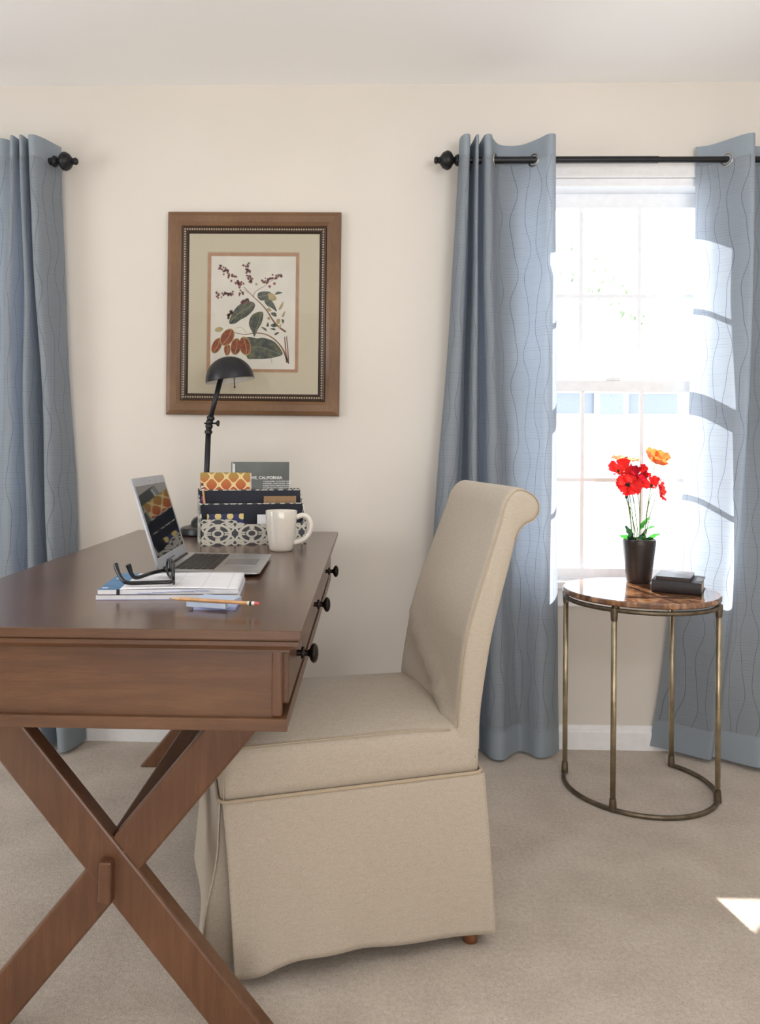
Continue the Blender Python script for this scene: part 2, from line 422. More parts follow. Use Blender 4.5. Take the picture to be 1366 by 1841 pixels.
    for nm, c, tf in (('petal_red', (214, 36, 34), 0.45), ('petal_deep', (158, 20, 36), 0.35), ('petal_orange', (236, 126, 62), 0.5), ('petal_pale', (244, 170, 120), 0.5), ('leaf_green', (62, 140, 56), 0.45), ('leaf_dark', (38, 74, 44), 0.25), ('stem_green', (128, 146, 74), 0.2)):
        m = Mat(nm, c, 0.6, spec=0.3); nz = m.noise(m.co(), 120, 3)
        cs = m.mix(nz, tuple(x * 0.85 for x in c), tuple(min(255, x * 1.1) for x in c)); m.color(cs); m.translucent(tf, cs); M[nm] = m.m
    M['stamen'] = plain('dark_stamens', (40, 30, 26), 0.8)
    M['stamen_y'] = plain('straw_stamens', (188, 150, 84), 0.8)
    M['book_black'] = plain('black_leatherette', (40, 37, 40), 0.45, var=0.06)
    M['book_brown'] = plain('dark_brown_leather', (58, 48, 46), 0.4, var=0.06)
    M['book_pages'] = plain('cream_page_edges', (200, 196, 186), 0.8)
    M['siding'] = plain('grey_siding', (152, 156, 170), 0.8, var=0.03)
    M['white_siding'] = plain('white_siding', (240, 240, 238), 0.8, var=0.01)
    M['roofing'] = plain('grey_shingles', (176, 178, 186), 0.9, var=0.06)
    M['grass'] = plain('pale_pavement', (236, 234, 228), 0.95, var=0.1, nscale=4)
    M['tree_leaf'] = plain('tree_leaves', (124, 138, 110), 0.8, var=0.2, nscale=3)
    M['bark'] = plain('grey_bark', (206, 200, 192), 0.9, var=0.15)
mats_setup()

# ------------------------------------------------------------------ setting
WY, CZ, XL, XR, YB = 2.91, 2.467, -3.05, 2.55, -2.0
WIN = [(0.917, 'window_1'), (-1.78, 'window_2')]
OPX, OZ0, OZ1, WT = 0.375, 0.600, 2.113, 0.13

b = MB(); b.box(XL - .2, XR + .2, YB - .2, WY + .2, -0.12, 0.0); tag(b.put('floor', M['carpet']), kind='structure')
b = MB(); b.box(XL - .2, XR + .2, YB - .2, WY + .2, CZ, CZ + .12); tag(b.put('ceiling', M['ceiling']), kind='structure')
b = MB()
xs = [XL - .12] + sorted([c - OPX for c, _ in WIN] + [c + OPX for c, _ in WIN]) + [XR + .12]
for i in range(0, len(xs), 2): b.box(xs[i], xs[i + 1], WY, WY + WT, 0, CZ)
for c, _ in WIN:
    b.box(c - OPX, c + OPX, WY, WY + WT, 0, OZ0); b.box(c - OPX, c + OPX, WY, WY + WT, OZ1, CZ)
tag(b.put('wall_far', M['wall']), kind='structure')
b = MB(); b.box(XL - .12, XL, YB, WY, 0, CZ); tag(b.put('wall_left', M['wall']), kind='structure')
b = MB(); b.box(XR, XR + .12, YB, WY, 0, CZ); tag(b.put('wall_right', M['wall']), kind='structure')
b = MB(); b.box(XL - .12, XR + .12, YB - .12, YB, 0, CZ); tag(b.put('wall_near', M['wall']), kind='structure')
b = MB()
prof = [(0, 0), (-.013, 0), (-.013, .064), (-.011, .070), (-.008, .074), (-.0065, .083), (-.003, .087), (0, .088)]
a = [[V(x, WY + p[0], p[1]) for p in prof] for x in (XL, XR)]
b.loft(a); tag(b.put('baseboard_far', M['trim']), kind='structure')

def window(cx, name):
    r = thing(name, None, None, (cx, WY, 0)); tag(r, kind='structure')
    x0, x1 = cx - OPX, cx + OPX
    # casing
    c = MB(); cw = .06
    c.box(x0 - cw, x0, WY - .016, WY, .592, OZ1 + cw); c.box(x1, x1 + cw, WY - .016, WY, .592, OZ1 + cw)
    c.box(x0, x1, WY - .016, WY, OZ1, OZ1 + cw)
    c.put('casing', M['trim'], r, bevel=.004)
    c = MB(); c.box(x0 - cw - .004, x1 + cw + .004, WY - .034, WY + .03, .594, .622); c.put('stool', M['trim'], r, bevel=.006)
    c = MB(); c.box(x0 - cw, x1 + cw, WY - .014, WY, .528, .594); c.put('apron', M['trim'], r, bevel=.003)
    # frame lining the opening
    f = MB(); t = .022
    f.box(x0, x0 + t, WY, WY + WT + .01, .622, OZ1); f.box(x1 - t, x1, WY, WY + WT + .01, .622, OZ1)
    f.box(x0 + t, x1 - t, WY, WY + WT + .01, OZ1 - .03, OZ1); f.box(x0 + t, x1 - t, WY + .03, WY + WT + .02, .600, .630)
    f.put('frame', M['vinyl'], r, bevel=.003)
    f = MB(); f.box(x0 - .08, x1 + .08, WY + WT, WY + WT + .14, OZ1 - .04, OZ1 + .06); f.put('added_sun_visor', M['vinyl'], r, bevel=.004)  # unseen overhang added outside to lower where sun starts on the curtain
    for xa, xb in ((x0 - .08, x0), (x1, x1 + .08)):
        f = MB(); f.box(xa, xb, WY + WT, WY + WT + .26, .58, OZ1 - .04); f.put('added_side_baffle', M['vinyl'], r, bevel=.004)  # unseen side pieces added outside to narrow the sun strip on the curtain
    def sash(nm, z0, z1, y0, rail_top, rail_bot, st):
        s_ = MB(); a0, a1 = x0 + t, x1 - t; y1 = y0 + .03
        s_.box(a0, a0 + st, y0, y1, z0, z1); s_.box(a1 - st, a1, y0, y1, z0, z1)
        s_.box(a0 + st, a1 - st, y0, y1, z1 - rail_top, z1); s_.box(a0 + st, a1 - st, y0, y1, z0, z0 + rail_bot)
        so = s_.put(nm, M['vinyl'], r, bevel=.003)
        g = MB(); g0, g1, h0, h1 = a0 + st, a1 - st, z0 + rail_bot, z1 - rail_top
        g.box(g0, g1, y0 + .013, y0 + .017, h0, h1); g.put('pane', M['pane'], so)
        mu = MB(); w3 = (g1 - g0) / 3
        for k in (1, 2): mu.box(g0 + w3 * k - .007, g0 + w3 * k + .007, y0 + .009, y0 + .021, h0, h1)
        mu.box(g0, g1, y0 + .0095, y0 + .0205, (h0 + h1) / 2 - .007, (h0 + h1) / 2 + .007)
        mu.put('muntins', M['vinyl'], so)
        return so
    sash('upper_sash', 1.325, OZ1 - .03, WY + .078, .055, .035, .022)
    lo = sash('lower_sash', .622, 1.368, WY + .042, .042, .04, .022)
    k = MB(); k.box(cx - .028, cx + .028, WY + .038, WY + .07, 1.368, 1.378)
    k.lathe([(.012, 0), (.012, .008)], 16, T(cx, WY + .054, 1.378)); k.box(cx - .004, cx + .045, WY + .048, WY + .056, 1.384, 1.389)
    k.put('sash_lock', M['vinyl'], lo, bevel=.002)
    return r
for cx, nm in WIN: window(cx, nm)

# ------------------------------------------------------------------ outside
b = MB(); b.box(-60, 60, 4.2, 90, -3.3, -3.1); tag(b.put('ground_outside', M['grass']), kind='structure')
def house():
    r = thing('house', 'pale house across the street seen through the window', 'house', (5.2, 19, -3.1))
    b = MB(); b.box(1.2, 7.4, 17, 23, -3.1, 1.55); b.put('lower_wall', M['white_siding'], r)
    b = MB(); b.box(1.6, 7.0, 17.25, 23, 1.55, 2.55); b.put('upper_wall', M['siding'], r)
    b = MB(); b.prism([(1.2, 2.55), (7.4, 2.55), (4.3, 4.7)], 6.4, T(0, 23.2, 0) @ RX(pi / 2)); b.put('roof', M['roofing'], r)
    b = MB(); b.prism([(0, 1.45), (0, 1.62), (1.5, 1.95), (1.5, 1.8)], 6.4, Matrix(((0, 0, 1, 1.1), (1, 0, 0, 15.8), (0, 1, 0, 0), (0, 0, 0, 1)))); b.put('porch_roof', M['white_siding'], r)
    for x, z, ww, hh in ((5.05, 1.72, .5, .66), (3.2, 1.72, .5, .66), (4.9, .0, 1.1, 1.1), (3.0, 0, 1.1, 1.1)):
        y = 17.2 if z > 1.6 else 16.95
        f = MB(); f.box(x - .12, x + ww + .12, y - .04, y, z - .12, z + hh + .12); fo = f.put('window', M['white_siding'], r)
        g = MB(); g.box(x, x + ww, y - .06, y - .035, z, z + hh); g.put('pane', M['siding'], fo)
house()
def tree(name, label, x, y, z0, h, rad, n, seed):
    rn = random.Random(seed); r = thing(name, label, 'tree', (x, y, z0), group='trees outside')
    t = MB(); t.tube([(x, y, z0), (x + .1, y, z0 + h * .5), (x, y, z0 + h * .85)], [.16, .11, .04], 8)
    for k in range(6):
        a = k * 1.05; t.tube([(x, y, z0 + h * (.4 + .06 * k)), (x + cos(a) * rad * .7, y + sin(a) * rad * .7, z0 + h * (.62 + .05 * k))], [.05, .015], 6)
    t.put('trunk', M['bark'], r)
    f = MB()
    for k in range(n):
        th, ph, q = rn.uniform(0, 2 * pi), math.acos(rn.uniform(-1, 1)), rn.random() ** .4
        c = V(x + rad * q * sin(ph) * cos(th), y + rad * q * sin(ph) * sin(th), z0 + h * .68 + h * .36 * q * cos(ph))
        s_ = rn.uniform(.07, .14); R = Matrix.Rotation(rn.uniform(0, 6), 4, V(rn.uniform(-1, 1), rn.uniform(-1, 1), rn.uniform(-1, 1)).normalized())
        f.poly([c + R @ V(*p) * s_ for p in ((-1, 0, 0), (0, -.5, .1), (1, 0, 0), (0, .5, .1))])
    f.put('foliage', M['tree_leaf'], r)
tree('tree', 'leafy tree right of the pale house, seen through the lower window panes', 9.4, 20, -3.1, 6.0, 1.3, 900, 3)
tree('tree', 'taller loose tree behind the pale house, seen through the upper panes', 7.2, 28.5, -3.1, 11.2, 2.8, 1300, 5)

# ------------------------------------------------------------------ curtain rods
ROD_Y, ROD_Z = 2.82, 2.148
FIN = [(.001, -.046), (.008, -.045), (.0125, -.040), (.0135, -.036), (.010, -.031), (.0125, -.028), (.0115, -.025), (.018, -.021), (.027, -.014), (.033, -.003), (.034, .003), (.031, .012), (.023, .019), (.013, .0235), (.011, .027), (.017, .031), (.0205, .037), (.0205, .042), (.017, .047), (.013, .049), (.0125, .068)]
def rod(x0, x1, label, thick_to, fin_left, fin_right):
    r = thing('curtain_rod', label, 'curtain rod', ((x0 + x1) / 2, ROD_Y, ROD_Z))
    cxm = thick_to
    t = MB(); t.tube([(x0, ROD_Y, ROD_Z), (cxm, ROD_Y, ROD_Z)], .0125, 20); t.put('outer_pole', M['iron'], r, auto=40)
    t = MB(); t.tube([(cxm - .02, ROD_Y, ROD_Z), (x1, ROD_Y, ROD_Z)], .0108, 20); t.put('inner_pole', M['iron'], r, auto=40)
    if fin_left:
        f = MB(); f.lathe(FIN, 28, T(x0 - .07, ROD_Y, ROD_Z) @ RY(pi / 2)); f.put('finial', M['iron'], r, auto=40)
    if fin_right:
        f = MB(); f.lathe(FIN, 28, T(x1 + .07, ROD_Y, ROD_Z) @ RY(-pi / 2)); f.put('finial', M['iron'], r, auto=40)
    for bx in (x0 + .012, x1 - .012):
        k = MB(); k.box(bx - .007, bx + .007, WY - .006, WY, ROD_Z - .055, ROD_Z + .03)
        k.box(bx - .005, bx + .005, ROD_Y - .004, WY, ROD_Z - .022, ROD_Z - .0125)
        k.tube([(bx, WY - .01, ROD_Z - .05), (bx, ROD_Y + .02, ROD_Z - .03), (bx, ROD_Y, ROD_Z - .0125)], .005, 8)
        k.put('bracket', M['iron'], r, bevel=.0015)
rod(.345, 1.70, 'black curtain rod with turned finials over the right window', 1.03, True, True)
rod(-2.5, -1.185, 'black curtain rod whose round finial ends at the left curtain', -1.85, True, True)

# ------------------------------------------------------------------ curtains
def curtain(label, top, bot, ztop, zbot, power, grom, seam=True, hemz=None):
    NS, NZ = 150, 90
    Tp = spline([(x, y, 0) for x, y in top], NS + 1); Bp = spline([(x, y, 0) for x, y in bot], NS + 1)
    S = [0.0]
    for i in range(NS): S.append(S[-1] + ((Tp[i + 1] - Tp[i]).length + (Bp[i + 1] - Bp[i]).length) * .5)
    rn = random.Random(len(label)); ph = [rn.uniform(0, 6) for _ in range(4)]
    def pos(a, c):
        i = min(int(round(a * NS)), NS); z = ztop + (zbot - ztop) * c
        wgt = (max(0, (ztop - z)) / (ztop - zbot)) ** power
        p = Tp[i].lerp(Bp[i], wgt)
        wob = .006 * sin(3.1 * z + ph[0] + a * 7) * min(1, c * 4) + .004 * sin(7.3 * z + ph[1] + a * 13) * min(1, c * 4)
        y = min(ROD_Y + p.y + wob, WY - .006)
        zz = z
        return V(p.x + wob * .5, y, zz)
    root = None
    x0 = pos(.5, 0)
    loc = (x0.x, ROD_Y, zbot)
    b = MB(); h0 = .11 / (ztop - zbot)
    b.grid(lambda a, c: pos(a, c), NS, NZ, uv=lambda a, c: (S[min(int(round(a * NS)), NS)], (1 - c) * (ztop - zbot)))
    for f in b.b.faces:
        zc = sum(v.co.z for v in f.verts) / 4
        if zc > ztop - .075 or zc < zbot + .095: f.material_index = 1
    o = b.put('curtain', [M['curtain'], M['curtain_hem']], None, smooth=True, loc=loc)
    tag(o, label, 'curtain')
    for gx, gy, ang in grom:
        g = MB(); n = 28
        Mx = T(gx, ROD_Y + gy, ROD_Z) @ RZ(ang) @ RY(pi / 2)
        prof = [(.0185 + .0035 * (1 - cos(t)) , .003 * sin(t)) for t in [2 * pi * k / 10 for k in range(11)]]
        rings = [[Mx @ V(r * cos(2 * pi * k / n), r * sin(2 * pi * k / n), z) for k in range(n)] for r, z in prof]
        g.loft(rings, False, False); g.put('grommet', M['nickel'], o, smooth=True)
    return o
topRL = [(.335, .05), (.322, .02), (.320, -.03), (.332, -.062), (.350, -.058), (.359, 0), (.364, .045), (.369, 0), (.373, -.055), (.383, -.052), (.388, 0), (.393, .045), (.398, 0), (.404, -.055), (.424, -.060), (.440, -.015), (.468, .034), (.512, .048), (.558, .034), (.598, -.015), (.626, -.060), (.650, -.058), (.657, -.03)]
botRL = [(.215, .06), (.190, .03), (.195, -.02), (.225, -.06), (.265, -.05), (.290, 0), (.305, .045), (.325, 0), (.350, -.06), (.380, -.06), (.400, 0), (.415, .04), (.430, 0), (.452, -.05), (.485, -.06), (.515, -.02), (.545, .012), (.560, .015), (.580, -.005), (.600, -.04), (.625, -.045), (.670, -.01), (.700, .03)]
curtain('blue pintucked curtain hanging behind the linen chair, left of the window', topRL, botRL, 2.218, .012, 1.15, [(.449, 0, RAD(-25)), (.586, 0, RAD(39))])
topRR = [(1.188, .062), (1.205, .060), (1.235, .045), (1.268, .005), (1.305, -.045), (1.332, -.064), (1.348, -.05), (1.358, 0), (1.378, .045), (1.42, .06), (1.46, .04), (1.495, -.02), (1.52, -.06), (1.54, -.05), (1.55, 0), (1.56, .045), (1.575, 0), (1.59, -.055), (1.62, -.06), (1.64, 0), (1.66, .05)]
botRR = [(1.040, .075), (1.075, .055), (1.125, .015), (1.175, -.025), (1.205, -.045), (1.222, -.03), (1.235, -.01), (1.260, -.02), (1.305, -.06), (1.355, -.10), (1.410, -.10), (1.45, -.06), (1.49, -.02), (1.52, -.03), (1.56, -.07), (1.60, -.07), (1.63, -.02), (1.66, .02), (1.70, -.02), (1.75, -.05), (1.80, .03)]
curtain('sunlit blue pintucked curtain on the right edge, behind the round side table', topRR, botRR, 2.218, .018, 2.5, [(1.272, 0, RAD(37))])
topL = [(-1.53, .0), (-1.50, -.058), (-1.46, -.045), (-1.43, .02), (-1.39, -.02), (-1.345, -.034), (-1.312, -.012), (-1.299, -.05), (-1.285, -.053), (-1.279, 0), (-1.274, .045), (-1.269, 0), (-1.263, -.055), (-1.250, -.057), (-1.246, 0), (-1.241, .045), (-1.236, 0), (-1.230, -.056), (-1.208, -.062), (-1.188, -.035), (-1.168, .02), (-1.155, .06)]
botL = [(-1.62, .0), (-1.57, -.058), (-1.52, -.045), (-1.48, .02), (-1.43, .04), (-1.38, .0), (-1.345, -.05), (-1.31, -.06), (-1.275, -.04), (-1.255, .02), (-1.235, .05), (-1.215, .0), (-1.195, -.055), (-1.165, -.06), (-1.150, 0), (-1.135, .05), (-1.118, 0), (-1.10, -.055), (-1.075, -.06), (-1.06, -.03), (-1.05, .02), (-1.045, .06)]
curtain('blue pintucked curtain on the left edge of the photo, behind the desk', topL, botL, 2.222, .012, 1.1, [])

# ------------------------------------------------------------------ framed print
def framed_print():
    r = thing('framed_botanical_print', 'botanical print in a wide brown wooden frame hanging above the desk', 'picture', (-.432, WY, 1.605))
    W2, H2 = .324, .379
    r.rotation_euler = (0, RAD(.25), 0)
    tgt = r
    # local coords: x right, z up, y towards the wall is +
    def ring(o0, i0, prof):
        # prof: list of (t 0..1 from outer to inner, y)
        b = MB()
        rings = []
        for t, y in prof:
            w_ = W2 + (o0 + (i0 - o0) * t); h_ = H2 + (o0 + (i0 - o0) * t)
            rings.append([V(-w_, y, -h_), V(w_, y, -h_), V(w_, y, h_), V(-w_, y, h_)])
        rings.append(rings[0])
        b.loft(rings, False, False); return b
    ring(0, -.056, [(0, -.001), (0, -.018), (.06, -.026), (.3, -.031), (.7, -.029), (.93, -.022), (1, -.016), (1, -.001)]).put('frame', M['frame'], r, local=True, bevel=.001)
    ring(-.056, -.080, [(0, -.001), (0, -.022), (.3, -.024), (.7, -.020), (1, -.014), (1, -.001)]).put('beaded_band', M['bead_dark'], r, local=True)
    b = MB(); o = -.066
    nx, nz = 58, 68
    for k in range(nx):
        x = -(W2 + o) + 2 * (W2 + o) * k / (nx - 1)
        for z in (-(H2 + o), H2 + o): b.sphere((x, -.0235, z), .0036, nu=8, nv=5)
    for k in range(1, nz - 1):
        z = -(H2 + o) + 2 * (H2 + o) * k / (nz - 1)
        for x in (-(W2 + o), W2 + o): b.sphere((x, -.0235, z), .0036, nu=8, nv=5)
    tag(b.put('bead_row', M['bead'], r, local=True, smooth=True), kind='stuff')
    def flat_ring(x0, x1, z0, z1, X0, X1, Z0, Z1, ya, yb):
        b = MB()
        rings = [[V(x0, y, z0), V(x1, y, z0), V(x1, y, z1), V(x0, y, z1)] for y in (yb, ya)] + \
                [[V(X0, y, Z0), V(X1, y, Z0), V(X1, y, Z1), V(X0, y, Z1)] for y in (ya, yb)]
        rings.append(rings[0]); b.loft(rings, False, False); return b
    cx, cz = -.003, .006
    A = (-.174 + cx, .174 + cx, -.226 + cz, .226 + cz)      # linen mat opening
    B = (-.1595 + cx, .1595 + cx, -.2115 + cz, .2115 + cz)  # print opening
    flat_ring(-W2 + .078, W2 - .078, -H2 + .078, H2 - .078, *A, -.0125, -.006).put('mat_board', M['mat'], r, local=True)
    flat_ring(A[0] - .001, A[1] + .001, A[2] - .001, A[3] + .001, A[0] + .003, A[1] - .003, A[2] + .003, A[3] - .003, -.0105, -.006).put('mat_bevel', M['bevel'], r, local=True)
    flat_ring(A[0] + .003, A[1] - .003, A[2] + .003, A[3] - .003, *B, -.0095, -.005).put('inner_mat', M['rust_mat'], r, local=True)
    # print: layered shapes on the paper
    b = MB()
    y0 = -.0060
    def P(px, py, k=1):  # photo-print coordinates in a 1366x1795 sketch grid -> local
        return V(B[0] + (px - 90) / (1262 - 90) * (B[1] - B[0]), y0 - .00012 * k, B[3] - (py - 125) / (1690 - 125) * (B[3] - B[2]))
    b.mi = 0; b.box(B[0] - .005, B[1] + .005, y0, -.004, B[2] - .005, B[3] + .005)
    def shape(pts, mi, k, n=None, closed=True):
        b.mi = mi; q = spline([(x, y, 0) for x, y in pts], n or len(pts) * 5, True)
        b.poly([P(p.x, p.y, k) for p in q])
    def line(pts, w0, w1, mi, k, n=None):
        b.mi = mi; q = spline([(x, y, 0) for x, y in pts], n or max(6, len(pts) * 5)); m = len(q)
        L, R_ = [], []
        for i in range(m):
            t = (q[min(i + 1, m - 1)] - q[max(i - 1, 0)]); t.normalize(); nn = V(-t.y, t.x, 0); w_ = (w0 + (w1 - w0) * i / (m - 1)) / 2
            L.append(q[i] + nn * w_); R_.append(q[i] - nn * w_)
        for i in range(m - 1): b.poly([P(c.x, c.y, k) for c in (L[i], L[i + 1], R_[i + 1], R_[i])])
    rn = random.Random(4)
    def star(x, y, s_, mi, k):
        b.mi = mi; a0 = rn.uniform(0, 1); pts = []
        for i in range(10):
            a = a0 + i * pi / 5; q = s_ if i % 2 == 0 else s_ * .42
            pts.append(P(x + q * cos(a), y + q * sin(a), k))
        b.poly(pts)
    # mats index: 0 paper 1 stem 2 red 3 olive 4 leaf 5 vein 6 straw 7 seed
    # branches
    line([(540, 550), (680, 690), (800, 800), (880, 900), (950, 1010), (1030, 1100), (1130, 1170)], 8, 26, 1, 2)
    line([(680, 690), (690, 640), (740, 590), (830, 540), (900, 480), (1050, 400)], 9, 4, 1, 2)
    line([(610, 640), (560, 600), (545, 590)], 6, 4, 1, 2)
    line([(420, 1185), (560, 1210), (720, 1190), (860, 1210), (980, 1280), (1080, 1390), (1130, 1500), (1165, 1590)], 7, 26, 1, 4)
    line([(1115, 1240), (1130, 1400), (1150, 1600)], 12, 22, 1, 4); line([(1140, 1230), (1160, 1400), (1172, 1610)], 12, 18, 1, 4)
    line([(590, 1200), (560, 1150), (500, 1110), (430, 1130)], 6, 3, 6, 3)
    line([(930, 1520), (935, 1560), (945, 1605)], 5, 4, 1, 3)
    # flower spikes
    for (xa, ya), (xb, yb), n, sp in (((200, 265), (530, 530), 30, 42), ((580, 225), (635, 490), 20, 34), ((800, 490), (1060, 390), 18, 34), ((170, 660), (540, 640), 24, 30), ((330, 990), (390, 880), 12, 24), ((500, 770), (620, 735), 14, 24)):
        for i in range(int(n * 1.7)):
            t = rn.random(); d = rn.gauss(0, .5) * sp; L = math.hypot(xb - xa, yb - ya)
            x = xa + (xb - xa) * t - (yb - ya) / L * d; y = ya + (yb - ya) * t + (xb - xa) / L * d
            star(x, y, rn.uniform(16, 27), 3 if (rn.random() < .3 and not (.15 < t < .8)) else 2, 6)
    for x, y in ((900, 545), (965, 505), (500, 520), (435, 500)): star(x, y, 30, 2, 7)
    # leaves
    shape([(345, 1050), (400, 900), (500, 790), (640, 755), (700, 790), (680, 870), (590, 960), (500, 1010), (430, 1060)], 4, 5)
    line([(350, 1045), (480, 920), (690, 790)], 10, 4, 5, 6)
    shape([(810, 900), (690, 920), (630, 1000), (625, 1090), (670, 1180), (700, 1240), (740, 1150), (800, 1040)], 4, 5)
    line([(705, 1230), (740, 1080), (805, 905)], 9, 4, 5, 6)
    shape([(735, 690), (760, 625), (880, 615), (930, 650), (880, 720), (790, 740)], 4, 5); line([(740, 690), (920, 650)], 8, 4, 5, 6)
    shape([(830, 745), (900, 720), (960, 780), (1005, 890), (930, 840), (870, 810)], 4, 5)
    shape([(880, 640), (960, 650), (1000, 720), (940, 745), (890, 700)], 6, 6)
    shape([(975, 655), (1010, 615), (1080, 630), (1020, 650)], 4, 5)
    shape([(560, 1290), (620, 1245), (740, 1265), (820, 1255), (960, 1300), (1050, 1390), (1090, 1480), (1000, 1520), (860, 1545), (700, 1550), (600, 1530)], 4, 5)
    line([(610, 1400), (800, 1390), (1080, 1490)], 10, 6, 5, 6)
    for q in (((920, 910), (985, 905), (1000, 960), (950, 950)), ((1070, 1000), (1105, 1010), (1090, 1060)), ((920, 1080), (980, 1050), (1010, 1090), (960, 1110)), ((910, 1130), (970, 1120), (985, 1150)), ((970, 1210), (1000, 1180), (1040, 1180), (1000, 1215)), ((860, 1090), (885, 1040), (895, 1100)), ((790, 1110), (850, 1120), (865, 1165))):
        shape(q, 4, 5, 16)
    for q in (((1030, 850), (1060, 790), (1095, 750), (1080, 830), (1040, 870)), ((1070, 950), (1120, 880), (1100, 960)), ((860, 860), (900, 840), (930, 880), (890, 890)), ((870, 990), (900, 960), (910, 1010)), ((1020, 1110), (1070, 1060), (1050, 1120)), ((1000, 1010), (1040, 990), (1050, 1050), (1010, 1060)), ((700, 500), (735, 505), (715, 535)), ((150, 1150), (200, 1110), (265, 1130), (240, 1170), (180, 1180))):
        shape(q, 6, 5, 18)
    # seed pods with pale outlines
    for cx_, cy_, rx, ry, an in ((180, 1370, 58, 105, 25), (325, 1420, 40, 80, 0), (570, 1370, 72, 118, -12), (445, 1380, 66, 105, 8), (325, 1252, 78, 118, 32)):
        for sc_, mi, k in ((1.12, 6, 8), (1.0, 7, 9)):
            pts = []
            for i in range(10):
                t = 2 * pi * i / 10; x, y = rx * sc_ * cos(t), ry * sc_ * sin(t); a = RAD(an)
                pts.append((cx_ + x * cos(a) - y * sin(a), cy_ + x * sin(a) + y * cos(a)))
            y0 -= .00006; shape(pts, mi, k, 40)
        a = RAD(an); line([(cx_ - ry * .9 * -sin(a), cy_ - ry * .9 * cos(a)), (cx_ + 14, cy_), (cx_ + ry * .9 * -sin(a), cy_ + ry * .9 * cos(a))], 7, 9, 6, 10)
    b.put('print', [M['paper_cream'], M['ink_stem'], M['ink_red'], M['ink_olive'], M['ink_leaf'], M['ink_vein'], M['ink_pale'], M['ink_seed']], r, local=True)
    g = MB(); e = .079; g.box(-W2 + e, W2 - e, -.0150, -.0135, -H2 + e, H2 - e); g.put('glass', M['glass'], r, local=True)
framed_print()

# ------------------------------------------------------------------ writing desk
DX0, DX1, DY0, DY1, DZ = -.829, -.107, 1.261, 2.80, .805
def desk():
    cx = (DX0 + DX1) / 2
    r = thing('writing_desk', 'dark-stained wooden writing desk with crossed X legs and drawers', 'desk', (cx, (DY0 + DY1) / 2, 0))
    b = MB(); b.box(DX0, DX1, DY0, DY1, DZ - .0155, DZ); b.b.faces.ensure_lookup_table()
    for f in b.b.faces:
        f.normal_update()
        if abs(f.normal.z) < .5: f.material_index = 1
    b.put('desktop', [M['wood_top'], M['wood_x']], r, bevel=.0015)
    # stepped moulding under the top
    b = MB(); prof = [(.006, DZ - .0155), (.006, DZ - .0175), (.004, DZ - .019), (.004, DZ - .026), (.006, DZ - .0275), (.009, DZ - .028), (.012, DZ - .031), (.016, DZ - .0345), (.020, DZ - .036), (.020, DZ - .040), (.05, DZ - .040), (.05, DZ - .0155)]
    rings = [[V(DX0 + i, DY0 + i, z), V(DX1 - i, DY0 + i, z), V(DX1 - i, DY1 - i, z), V(DX0 + i, DY1 - i, z)] for i, z in prof]
    rings.append(rings[0]); b.loft(rings, False, False); b.put('top_moulding', M['wood_x'], r)
    # carcass: end panels between corner posts
    z0, z1 = .656, DZ - .036
    ax0, ax1, ay0, ay1 = DX0 + .033, DX1 - .033, DY0 + .024, DY1 - .024
    for nm, ya in (('end_panel', ay0 + .003), ('end_panel', ay1 - .019)):
        b = MB(); b.box(ax0 + .016, ax1 - .016, ya, ya + .016, z0, z1); b.put(nm, M['wood_x'], r)
    for px in (ax0, ax1 - .017):
        for py in (ay0, ay1 - .017):
            b = MB(); b.box(px, px + .017, py, py + .017, z0, z1); b.put('corner_post', M['wood_b'], r, bevel=.003)
    b = MB(); b.box(ax0, ax0 + .012, ay0 + .017, ay1 - .017, z0, z1); b.put('back_panel', M['wood_y'], r)
    b = MB(); b.box(ax1 - .03, ax1 - .016, ay0 + .017, ay1 - .017, z0, z1); b.put('drawer_rail', M['wood_y'], r)
    b = MB(); b.box(ax0 - .010, ax1 + .010, ay0 - .008, ay1 + .008, .635, .656); b.put('bottom_board', M['wood_x'], r, bevel=.002)
    # drawers on the chair side
    for ya, yb in ((1.302, 1.572), (1.576, 2.212), (2.216, 2.76)):
        b = MB(); b.box(ax1 - .016, ax1 + .010, ya, yb, .673, .762); d = b.put('drawer', M['wood_y'], r, bevel=.004)
        yc = {1.302: 1.445, 1.576: 1.90, 2.216: 2.42}[ya]
        k = MB(); k.lathe([(.0058, 0), (.0058, .008), (.0112, .0085), (.0122, .011), (.0112, .0138), (.0062, .0148), (.0056, .020), (.0075, .0235), (.0135, .026), (.0175, .0295), (.0182, .0325), (.0170, .0355), (.0125, .0385), (.006, .040), (.001, .0404)], 24, T(ax1 + .010, yc, .722) @ RY(pi / 2))
        k.put('knob', M['bronze_knob'], d, auto=50)
    # X legs at both ends
    zt = .635; half = .262; wd = .101; th = .040
    for yf in (1.428, 2.660):
        for sgn, nm, mt, off in ((1, 'leg', M['wood_a'], 0.0), (-1, 'leg', M['wood_b'], .004)):
            b = MB()
            xt, xb = cx - half * sgn, cx + half * sgn
            pts = [(xt - wd / 2, zt), (xt + wd / 2, zt), (xb + wd / 2, 0), (xb - wd / 2, 0)]
            b.prism(pts, th - off * 2, Matrix(((1, 0, 0, 0), (0, 0, 1, yf + off), (0, 1, 0, 0), (0, 0, 0, 1))))
            b.put(nm, mt, r, bevel=.005, seg=2)
    b = MB(); b.box(cx - .024, cx + .024, 1.43, 2.70, .275, .355); b.put('stretcher', M['wood_y'], r, bevel=.004)
    for yk in (1.407, 2.70):
        b = MB(); b.prism([(-.0125, -.036), (.0125, -.040), (.0125, .036), (.0125, .040), (-.0105, .040)][:5], .022, Matrix(((1, 0, 0, cx - .008), (0, 0, 1, yk), (0, 1, 0, .304), (0, 0, 0, 1))))
        b.put('tenon_key', M['wood_a'], r, bevel=.004)
desk()

